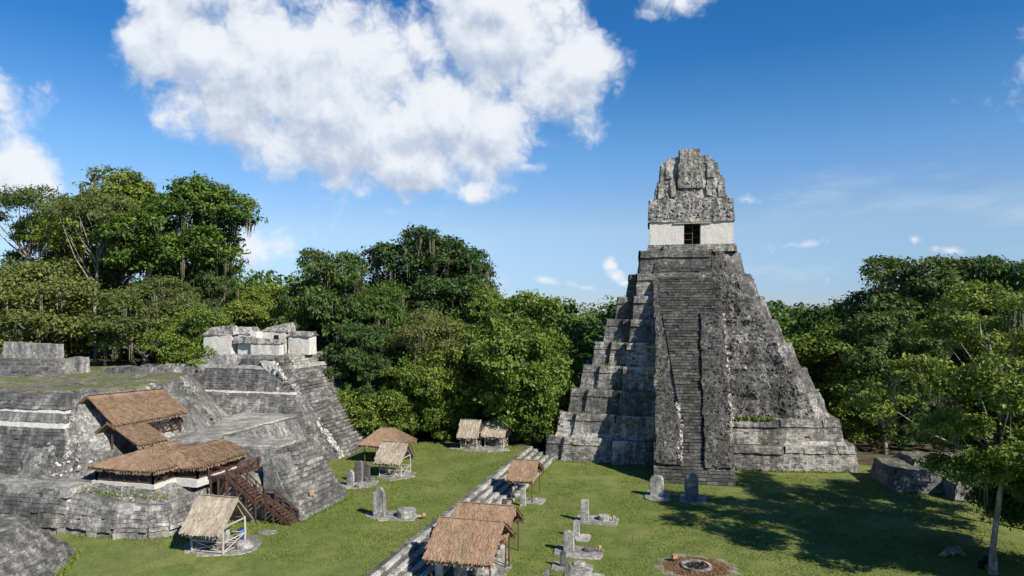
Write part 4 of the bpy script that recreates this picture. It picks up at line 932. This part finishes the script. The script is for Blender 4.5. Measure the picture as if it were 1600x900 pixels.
for a in [('bare stony patch under the lone pointed stela', 562, 662, 799, 814), ('bare stony patch under the group of dark stelae', 530, 590, 748, 765), ('bare stony floor of the front hut', 287, 410, 834, 872), ('stony floor of the small pale hut', 590, 650, 735, 751), ('low stone kerb patch behind the front hut', 398, 436, 829, 836), ('stony floor of the forest-edge huts', 700, 800, 697, 706), ('pale stony ground under the nearest tan roofs', 700, 800, 862, 915)]: slab(*a, ZL if a[1] < 700 or a[3] < 720 else 0., .5, .06)
lampbox('orange floodlight at the edge of the stony patch by the drum altar', 662, 812, ZL); lampbox('orange floodlight beside the mulch ring', 1054, 878, 0, .46); lampbox('orange floodlight between the two stelae before the great stair', 1055, 778, 0, .38, -.2)
lampbox('yellow floodlight set on the fan of narrow steps', 487, 779, 2.7, .4)
lampbox('orange floodlight on the slab by the pale broken altar', 959, 815, .1, .3); lampbox('orange floodlight on the slab by the smooth grey altar', 937, 863, .1, .3)
c_ = G(378, 842, ZL); mb = MB(); mb.tube([c_+(0, 0, 0), c_+(0, 0, .25), c_+(0, 0, .75), c_+(0, 0, .85)], [.3, .36, .36, .3], 14); tag(mb.build('plastic_drum', 'blue', None, tuple(c_)), 'blue plastic drum standing at the back of the front hut', 'drum')

# ring pit with mulch
c_ = G(1088, 886); mb = MB()
def disc(name, mat, rx, ry, z, label, cat, c=c_, n=40, j=.08, fill=True):
    mb = MB(); V = [(c[0], c[1], z)]; 
    for i in range(n): t = 2*math.pi*i/n; q = 1+rng.normal(0, j); V.append((c[0]+rx*q*math.cos(t), c[1]+ry*q*math.sin(t), z-.001*(i % 2)))
    mb.add(V, [(0, i+1, (i+1) % n+1) for i in range(n)], .5); return mb.build(name, mat, None, (c[0], c[1], 0))
struct(disc('trodden_ring', 'mulch_pale', 3.1, 2.75, .006, '', ''))
mo = disc('mulch_bed', 'mulch', 2.5, 2.2, .012, '', ''); mo['kind'] = 'structure'
cm = MB(); chunks(cm, c_+(-1.9, -1.7, .02), c_+(1.9, -1.7, .02), c_+(1.9, 1.7, .02), c_+(-1.9, 1.7, .02), 700, .05, .2, .2); keep = []
stuff(cm.build('wood_chips', 'mulch', mo)); 
fp = thing('fire_pit', 'round stone fire pit with a pale rim in the red-brown mulch', 'fire pit', tuple(c_))
n = 20
for i in range(n):
    t0, t1 = 2*math.pi*i/n, 2*math.pi*(i+.94)/n; mb = MB(); q = []
    for (r, t) in ((.98, t0), (1.2, t0), (1.2, t1), (.98, t1)): q.append((c_[0]+r*math.cos(t), c_[1]+r*math.sin(t)))
    h_ = .17+.03*rng.random(); mb.hexa([(*p_, -.05) for p_ in q]+[(*p_, h_) for p_ in q]); mb.build('rim_stone', 'slab', fp)
mb = MB(); mb.tube([c_+(0, 0, .0), c_+(0, 0, .06)], [1.0, 1.0], 24); mb.build('ash_bed', 'dark', fp)
mb = MB(); chunks(mb, c_+(-.6, -.6, .07), c_+(.6, -.6, .07), c_+(.6, .6, .07), c_+(-.6, .6, .07), 60, .05, .2, .0); stuff(mb.build('charred_wood', 'dark', fp))
# right hand ruin, stump, bags
rr_ = thing('ballcourt_ruin', 'low dark masonry ruin in the shade behind the near right tree', 'ruin', (45, 76, 0))
def Wd(x, y): return (x*.98+ .19*(y-76)+0, y-.19*(x-45))
pmass('wall', 'temple', rr_, rect(Wd, 43.5, 54, 76, 84), -.2, rect(Wd, 43.9, 53.5, 76.6, 83.6), 2.4, .4, .16, 150, .8)
pmass('wall', 'temple', rr_, rect(Wd, 48.5, 62, 73.2, 80), -.2, rect(Wd, 48.8, 61, 73.7, 79.6), 1.75, .4, .16, 151, .8)
pmass('wall', 'temple', rr_, rect(Wd, 46.5, 58, 79, 86), 1.8, rect(Wd, 47.2, 57, 80, 85), 3.0, .4, .25, 152, .8)
mb = MB(); blocks(mb, (*Wd(43.5, 76), .1), (*Wd(48.5, 76), .1), (*Wd(48.5, 76.6), 2.3), (*Wd(43.9, 76.6), 2.3), .5, 1.0, .14, .15); blocks(mb, (*Wd(48.5, 73.2), .1), (*Wd(62, 73.2), .1), (*Wd(61, 73.7), 1.65), (*Wd(48.8, 73.7), 1.65), .5, 1.0, .12, .1); mb.rough(.16, 151, .8); stuff(mb.build('masonry', 'temple', rr_))
c_ = G(1490, 866); mb = MB()
for k in range(7):
    a = rng.random()*6.28; d = np.array((math.cos(a), math.sin(a)*.6, 0)); L = .8+1.0*rng.random()
    mb.tube([c_+(0, 0, .35), c_+d*L*.4+(0, 0, .4*rng.random()+.1), c_+d*L+(0, 0, -.02)], [.28, .16, .05], 6)
mb.rough(.1, 5, 1.5); tag(mb.build('tree_stump', 'bark_pale', None, tuple(c_)), 'weathered pale stump with spreading roots on the shaded lawn', 'stump')
for (px, py, s, lab) in ((1533, 888, .42, 'black rucksack leaning at the foot of the near right tree, left of two'), (1543, 882, .5, 'black rucksack leaning at the foot of the near right tree, right of two')):
    c_ = G(px, py); t = thing('rucksack', lab, 'bag', tuple(c_), 'rucksacks under the tree'); mb = MB(); q = rect(lambda x, y: (c_[0]+x, c_[1]+y), -s*.5, s*.5, -s*.35, s*.35); q2 = rect(lambda x, y: (c_[0]+x, c_[1]+y+.05), -s*.38, s*.38, -s*.2, s*.25)
    mb.mass(q, 0, q2, s*1.3, .12); mb.rough(.06, int(px), 3); mb.build('body', 'black', t); mb = MB(); mb.box(c_+(0, -s*.42, s*.45), (s*.6, s*.2, s*.5), 0, .5, .01); mb.build('pocket', 'black', t)

# ---------------------------------------------------------------- vegetation
def gen_tree(seed, H, R, zlo, nl, lr, ncl, nlf, leaf, leafmat_, bark, flat=.75, umb=False, moss=0, cs=.55, trad=.42, lean=0, low=0, tmin=.22):
    r = np.random.default_rng(seed); zc = (zlo+H)/2; Rz = (H-zlo)/2*.86
    lobes = []
    for i in range(nl):
        k = (i+.5)/nl; ph = i*2.39996+r.normal(0, .4)
        if umb: cz_ = .3+.7*r.random(); rad = math.sqrt(k)*1.0
        else: cz_ = 1-2*k*(.92+low*.08); rad = math.sqrt(max(0, 1-cz_*cz_))*(.58+.5*r.random())
        if umb: p_ = np.array((math.cos(ph)*rad*R, math.sin(ph)*rad*R, zc+Rz*(.85-.55*rad*rad+r.normal(0, .13))))
        else: p_ = np.array((math.cos(ph)*rad*R*.8, math.sin(ph)*rad*R*.8, zc+cz_*Rz*.85))
        p_[2] += r.normal(0, .05*H) if not umb else 0; lobes.append((p_, lr*(.55+.85*r.random())))
    if not umb:
        for i in range(max(2, nl//5)): lobes.append((np.array((r.normal(0, R*.3), r.normal(0, R*.3), zc+r.normal(0, Rz*.35))), lr*1.0))
    tb = MB(); nt_ = 7
    top = np.array((lean*H*.5, 0, zc+Rz*.35)); wob = r.normal(0, .035*H, (nt_, 2)); wob[0] = 0
    tr = np.array([np.array((0, 0, -.6))*(1-t)+top*t+np.array((*w, 0))*t for t, w in zip(np.linspace(0, 1, nt_), wob)])
    rad = trad*np.linspace(1, .28, nt_); rad[0] *= 1.5
    tb.tube(tr, rad, 9, .5)
    CP, CD = [], []
    for (p_, l_) in lobes:
        tz = min(.95, max(tmin+.1*r.random(), (p_[2]-l_*.9-np.hypot(p_[0], p_[1])*(.72 if umb else .45))/top[2]*.9+r.normal(0, .05))); f_ = tz*(nt_-1); i0 = int(f_); s_ = tr[i0]*(1-(f_-i0))+tr[min(nt_-1, i0+1)]*(f_-i0)
        d = p_-s_; mid = s_+d*.5+np.array((*r.normal(0, .5, 2), -.06*np.linalg.norm(d)+r.normal(0, .4)))
        tb.tube([s_, s_*.4+mid*.6+r.normal(0, .2, 3), mid, p_*.85+mid*.15], [trad*.4, trad*.3, trad*.22, trad*.09], 6, .5)
        m_ = int(ncl*(l_/lr)**2); dd = r.normal(size=(m_*2, 3)); dd /= np.linalg.norm(dd, axis=1)[:, None]; dd = dd[dd[:, 2] > -.45][:m_]
        cp = p_+dd*l_*(.72+.36*r.random((len(dd), 1)))*np.array((1, 1, flat)); CP.append(cp); CD.append(dd)
        for q in cp[::4]: tb.tube([p_*.9+mid*.1, p_*.4+q*.6+r.normal(0, .12, 3), q], [trad*.09, trad*.055, .02], 4, .5)
    CP = np.concatenate(CP); CD = np.concatenate(CD); n = len(CP)*nlf
    ci = np.repeat(np.arange(len(CP)), nlf); pos = CP[ci]+r.normal(0, 1, (n, 3))*np.array((cs, cs, cs*.55))
    nr = CD[ci]*.55+np.array((0, 0, .55))+r.normal(0, .55, (n, 3)); nr /= np.linalg.norm(nr, axis=1)[:, None]
    ax = np.cross(nr, r.normal(size=(n, 3))); ax /= np.linalg.norm(ax, axis=1)[:, None]; ay = np.cross(nr, ax)
    L = leaf*(.55+.8*r.random((n, 1))); W = L*(.42+.2*r.random((n, 1)))
    dro = np.array((0, 0, -.22))*L
    quad = np.stack([pos-ax*L, pos-ay*W+nr*W*.25, pos+ax*L+dro, pos+ay*W+nr*W*.25], 1)
    cr = r.random(len(CP)); rn = np.clip(.55*cr[ci]+.45*r.random(n), 0, 1)
    cbm = MB(); cbm.addq(quad, rn)
    parts = [('trunk', tb, bark, False), ('crown', cbm, leafmat_, True)]
    if moss:
        ms = MB(); ids = r.integers(0, len(CP), moss); b0 = CP[ids]+np.array((0, 0, -.2)); k = 9
        ci2 = np.repeat(np.arange(moss), k); Lm = (1.5+3.6*r.random(moss))[ci2][:, None]*(.5+.6*r.random((moss*k, 1)))
        p0 = b0[ci2]+r.normal(0, .22, (moss*k, 3)); a = r.random(moss*k)*6.28; wv = np.stack([np.cos(a), np.sin(a), 0*a], 1)*(.04+.06*r.random((moss*k, 1)))
        p1 = p0+np.concatenate([r.normal(0, .1, (moss*k, 2)), -Lm], 1); ms.addq(np.stack([p0-wv, p0+wv, p1+wv*.3, p1-wv*.3], 1), r.random(moss*k))
        parts.append(('hanging_moss', ms, 'moss', True))
    return parts
class Proto:
    def __init__(s, **kw): s.kw = kw; s.first = None; s.H = kw['H']
    def place(s, name, label, loc, sc, szx=1.0, rz=0, group=None, mats=None):
        t = thing(name, label, 'tree', loc, group); t.rotation_euler = (0, 0, rz); t.scale = (sc*szx, sc*szx, sc)
        if s.first is None:
            s.first = []
            for (nm, mb, mt_, sf) in gen_tree(**s.kw):
                o = mb.build(nm, mt_); o.parent = t; s.first.append(o)
                if sf: o['kind'] = 'stuff'
        else:
            for o in s.first:
                c = o.copy(); COL.objects.link(c); c.parent = t
        return t
PR = dict(
 A=Proto(seed=1, H=28, R=9, zlo=9, nl=22, lr=3.1, ncl=34, nlf=36, leaf=.30, leafmat_='leaf', bark='bark', moss=90),
 B=Proto(seed=2, H=32, R=8.5, zlo=8, nl=24, lr=3.0, ncl=34, nlf=36, leaf=.30, leafmat_='leaf_dark', bark='bark_pale', moss=130),
 C=Proto(seed=3, H=20, R=7.5, zlo=1.5, nl=24, lr=2.6, ncl=36, nlf=34, leaf=.27, leafmat_='leaf', bark='bark_red', low=1),
 D=Proto(seed=4, H=28, R=9, zlo=18, nl=15, lr=2.5, ncl=22, nlf=26, leaf=.24, leafmat_='leaf_olive', bark='bark_pale', umb=True, flat=.4, cs=.6),
 E=Proto(seed=5, H=18, R=7, zlo=2, nl=22, lr=2.5, ncl=34, nlf=34, leaf=.26, leafmat_='leaf_light', bark='bark', low=1),
 Gd=Proto(seed=6, H=27, R=10, zlo=8, nl=24, lr=3.2, ncl=34, nlf=36, leaf=.32, leafmat_='leaf_dark', bark='bark', flat=.6, moss=30),
 O=Proto(seed=8, H=22, R=8, zlo=7, nl=20, lr=2.6, ncl=30, nlf=36, leaf=.22, leafmat_='leaf_olive', bark='bark_pale', flat=.5, moss=60, cs=.65),
 S=Proto(seed=9, H=7, R=3.4, zlo=.3, nl=14, lr=1.4, ncl=26, nlf=32, leaf=.2, leafmat_='leaf', bark='bark', low=1, trad=.12, cs=.35))
def tree(p, label, px, ytop, Y, wide=1.0, rz=0, zg=None, name='forest_tree', group=None):
    X = (px-800)*Y/F; ztop = CH+(HZ-ytop)*Y/F; g_ = zg if zg is not None else max(0., float(hill(np.array(X), np.array(Y))))
    sc = (ztop-g_)/PR[p].H
    return PR[p].place(name, label, (X, Y, g_-.1), sc, wide, rz, group)
TL = 'trees around the plaza'
# left hill
tree('A', 'tall bright green tree crowning the left hill, right of the pale forked trunk', 285, 283, 112, 1.05, .3, group=TL)
tree('A', 'tall green tree at the top of the left hill just left of its highest crown', 185, 268, 119, 1.0, 2.1, group=TL)
tree('B', 'dark mossy tree on the right shoulder of the left hill', 332, 385, 112, .78, 4.0, group=TL)
tree('A', 'dense green tree at the far left behind the pale forked trunk', 95, 335, 124, .95, 4.9, group=TL)
tree('O', 'olive mossy tree with hanging grey moss over the upper lawn', 225, 420, 101, 1.1, 1.0, group=TL)
tree('O', 'olive tree dripping moss at the far left edge', 45, 385, 103, 1.15, 2.7, group=TL)
tree('D', 'thin pale-branched umbrella tree against the sky at the far left', 50, 292, 118, .95, .7, group=TL)
tree('D', 'pale forked tree rising through the left hill crowns', 150, 300, 108, .8, 3.3, group=TL)
tree('E', 'low bright green tree behind the white summit rooms', 300, 470, 99, .95, .2, group=TL)
tree('E', 'bright green tree right of the white summit rooms', 415, 435, 112, .95, 1.7, group=TL)
tree('C', 'dark round tree between the upper lawn and the left hill', 110, 470, 112, 1.1, 5.0, group=TL)
tree('C', 'leafy low tree at the back of the upper lawn', 255, 462, 104, 1.0, 2.2, group=TL)
# centre
tree('B', 'tallest mossy tree in the middle of the wood', 655, 340, 114, 1.08, 0., 1.4, group=TL)
tree('B', 'dark tree right of the tallest crown in the wood', 718, 372, 120, .9, 2.0, 1.4, group=TL)
tree('Gd', 'dark broad tree leaning over the broad pyramid stair', 517, 384, 106, .72, 1.2, 2., group=TL)
tree('A', 'green tree filling the middle of the wood below the tallest crown', 612, 447, 108, .78, 4.4, 1.4, group=TL)
tree('E', 'bright green full tree beside the great temple', 808, 442, 100, .92, .9, .8, group=TL)
tree('C', 'round bright tree shading the forest-edge huts', 828, 495, 97.5, .9, 2.9, .4, group=TL)
tree('O', 'olive tree with pale bent limbs in the middle of the wood', 690, 470, 101, .9, 3.9, 1.4, group=TL)
tree('Gd', 'dark low tree above the foot of the broad stair', 570, 500, 101, .8, 1.1, 1.4, group=TL)
tree('C', 'low shaded tree behind the small huts', 645, 545, 99, .9, 4.1, 1.4, group=TL)
tree('E', 'tree behind the huts left of the great temple', 745, 520, 104, .9, 5.1, 1., group=TL)
tree('A', 'green tree behind the top of the broad pyramid stair', 572, 452, 110, .75, 2.8, 1.4, group=TL)
tree('A', 'full green tree between the tallest crown and the bright temple-side tree', 752, 452, 108, .72, 5.5, 1.2, group=TL)
tree('C', 'low green tree filling the dark gap behind the small huts', 700, 520, 101, .95, 3.0, 1.2, group=TL)
# right
tree('Gd', 'large dark layered tree on the right skyline', 1425, 393, 108, 1.0, .4, 0, group=TL)
tree('Gd', 'dark tree on the right skyline beside the layered one', 1520, 398, 112, .9, 2.6, 0, group=TL)
tree('B', 'dark tree at the right edge of the skyline', 1600, 380, 100, .95, 1.1, 0, group=TL)
tree('C', 'dark round tree with reddish limbs right of the great temple', 1310, 505, 101, 1.15, .8, 0, group=TL)
tree('Gd', 'shaded tree behind the ruin on the right', 1385, 480, 97, .9, 4.6, 0, group=TL)
# near right trees
near = Proto(seed=31, H=22.5, R=9.4, zlo=4.2, nl=42, lr=1.6, ncl=22, nlf=46, leaf=.17, leafmat_='leaf_near', bark='bark_pale', flat=.5, cs=.36, trad=.25, moss=14, low=.6, tmin=.5, lean=-.06)
b0 = G(1552, 896); near.place('near_tree', 'near pale-trunked tree at the right with a long shadow on the lawn', (b0[0], b0[1], 0), 1.0, 1.0, 2.4)
near2 = Proto(seed=33, H=17, R=7, zlo=1.0, nl=34, lr=1.9, ncl=30, nlf=34, leaf=.18, leafmat_='leaf_dark', bark='bark', flat=.65, cs=.5, low=1)
near2.place('near_tree', 'dense dark leafy tree filling the right edge beside the pale trunk', (42.3, 54.8, 0), .95, .9, .3)
near2.place('near_tree', 'dark low leafy tree at the extreme right edge nearest the camera', (41.8, 48.6, 0), .85, .9, 3.6)
near.place('near_tree', 'yellow-green tree at the right edge behind the dense dark one', (48.5, 62, 0), 1.0, 1.0, 5.2)
# shrubs along the wood
SH = [(560, 700, 'bush beside the right edge of the broad stair'), (690, 697, 'grey-green bush in front of the wood left of the huts'), (800, 700, 'bush right of the forest-edge huts'), (840, 700, 'bush at the far end of the plaza stair'), (1385, 690, 'bush right of the great temple base'), (1360, 672, 'low bush in the shade right of the temple'), (1420, 672, 'bush behind the ruin at the right'), (1330, 660, 'bush behind the right corner of the temple')]
for k, (px, py, lab) in enumerate(SH):
    c_ = G(px, py, 1.2 if px < 850 else 0); PR['S'].place('bush', lab, (c_[0], c_[1]+2.5, c_[2]-.2), .75+.5*rng.random(), 1.0, k*1.3, 'bushes at the wood edge')['category'] = 'bush'
# far forest and undergrowth as one mass
def leafmass(name, mat, spots, leaf, seed):
    r = np.random.default_rng(seed); mb = MB()
    for (x, y, z0, H, R, nlobe, nleaf) in spots:
        k = np.arange(nlobe); ph = k*2.4+r.random()*6; t = (k+.5)/nlobe; cz_ = 1-1.75*t; rad = np.sqrt(np.maximum(0, 1-cz_**2))*(.6+.5*r.random(nlobe))
        lp = np.stack([x+R*rad*np.cos(ph), y+R*rad*np.sin(ph), z0+H*.58+cz_*H*.38], 1); lr_ = R*(.28+.22*r.random(nlobe))
        ci = r.integers(0, nlobe, nleaf); d = r.normal(size=(nleaf, 3)); d /= np.linalg.norm(d, axis=1)[:, None]; d[:, 2] = np.abs(d[:, 2]+.25)*np.sign(r.random(nleaf)-.12)
        pos = lp[ci]+d*lr_[ci][:, None]*(.75+.35*r.random((nleaf, 1)))*np.array((1, 1, .75)); nr = d*.6+np.array((0, 0, .5))+r.normal(0, .5, (nleaf, 3)); nr /= np.linalg.norm(nr, axis=1)[:, None]
        ax = np.cross(nr, r.normal(size=(nleaf, 3))); ax /= np.linalg.norm(ax, axis=1)[:, None]; ay = np.cross(nr, ax); L = leaf*(.6+.8*r.random((nleaf, 1)))
        mb.addq(np.stack([pos-ax*L, pos-ay*L*.6, pos+ax*L, pos+ay*L*.6], 1), np.clip(r.random()*.35+.3*r.random(nlobe)[ci]+.35*r.random(nleaf), 0, 1))
    return stuff(mb.build(name, mat))
sp1 = []
rf = np.random.default_rng(55)
for row, Y in enumerate((128, 145, 165, 190, 225, 270, 330)):
    st_ = 11*(1+row*.16)
    for X in np.arange(-Y*.82, Y*.82, st_):
        x, y = X+rf.normal(0, 3), Y+rf.normal(0, 4); z0 = max(0, float(hill(np.array(x), np.array(y)))) if Y < 200 else 0
        z0 = min(z0, 6.0)
        sp1.append((x, y, z0, 19+3.5*rf.random()+row*.1, 6+2.5*rf.random()+row*.5, 16, int(2300-row*190)))
o = leafmass('far_forest', 'leaf', sp1, .42, 3); tag(o, 'continuous green forest canopy behind the temples up to the horizon', 'forest')
sp2 = []
for k in range(95):
    if k < 45: u, v = -60+56*rf.random(), 97+14*rf.random(); x, y = U(u, v)
    elif k < 70: x, y = 38+45*rf.random(), 98+14*rf.random()
    else: x, y = U(-130+75*rf.random(), 96+16*rf.random())
    sp2.append((x, y, max(0, float(hill(np.array(x), np.array(y))))-.3, 4+4*rf.random(), 2.6+1.6*rf.random(), 9, 1000))
o = leafmass('undergrowth', 'leaf_dark', sp2, .26, 4); tag(o, 'dark leafy undergrowth along the foot of the wood', 'undergrowth')
# short turf blades over the lawns
def turf(name, us, vs, z, n, seed):
    r = np.random.default_rng(seed); u = us[0]+(us[1]-us[0])*r.random(n); v = vs[0]+(vs[1]-vs[0])*r.random(n)
    c0 = np.stack([C15*u+S15*v, -S15*u+C15*v, np.full(n, z)], 1); dn = vnoise(c0*.35, 3)+.4*vnoise(c0*1.1, 5); c0 = c0[dn+r.random(n)*.8 > .25]; n = len(c0)
    d = r.normal(0, .5, (n, 3)); d[:, 2] = 1; L = .05+.08*r.random((n, 1)); w = np.cross(d, r.normal(size=(n, 3))); w = w/np.linalg.norm(w, axis=1)[:, None]*.03
    tip = c0+d*L; mb = MB(); mb.addq(np.stack([c0-w, c0+w, tip+w*.3, tip-w*.3], 1), r.random(n)); o = mb.build(name, 'blade'); stuff(o)
    return tag(o, 'short tufted turf growing over the '+('left' if z > 1 else 'right')+' lawn', 'grass')
turf('turf', (-45, -22.9), (45, 92), ZL, 70000, 1); turf('turf', (-18.2, 40), (42, 96), 0, 130000, 2)
mb = MB()
def edge_grass(pts, n, s):
    for a, b_ in zip(pts[:-1], pts[1:]): tufts(mb, a, b_, int(n*np.linalg.norm(np.array(b_)-np.array(a))), s)
edge_grass([T(-19.8, 11.2, 0), T(-17.9, 9.7, 0), T(-10.9, 8.6, 0), T(-5.5, 8.5, 0)], 26, .2); edge_grass([T(3.9, 8.5, 0), T(10.9, 8.6, 0), T(18, 9.7, 0), T(20.2, 11.2, 0)], 30, .24)
edge_grass([U(-50, 45.4, ZL), U(-43.3, 46.2, ZL), U(-41.9, 47.6, ZL), U(-41.9, 54, ZL)], 26, .2); edge_grass([U(-33.7, 54, ZL), U(-33.6, 62.5, ZL)], 30, .22); edge_grass([U(-22.8, 40, ZL), U(-22.8, 92, ZL)], 14, .14); edge_grass([U(-18.3, 60, 0), U(-18.3, 92, 0)], 16, .15)
edge_grass([U(-42.8, 33, ZL), U(-43.2, 38.4, ZL), U(-46.5, 43, ZL)], 30, .25)
o = stuff(mb.build('wall_foot_grass', 'blade')); tag(o, 'longer grass fringe along the feet of the walls and steps', 'grass')
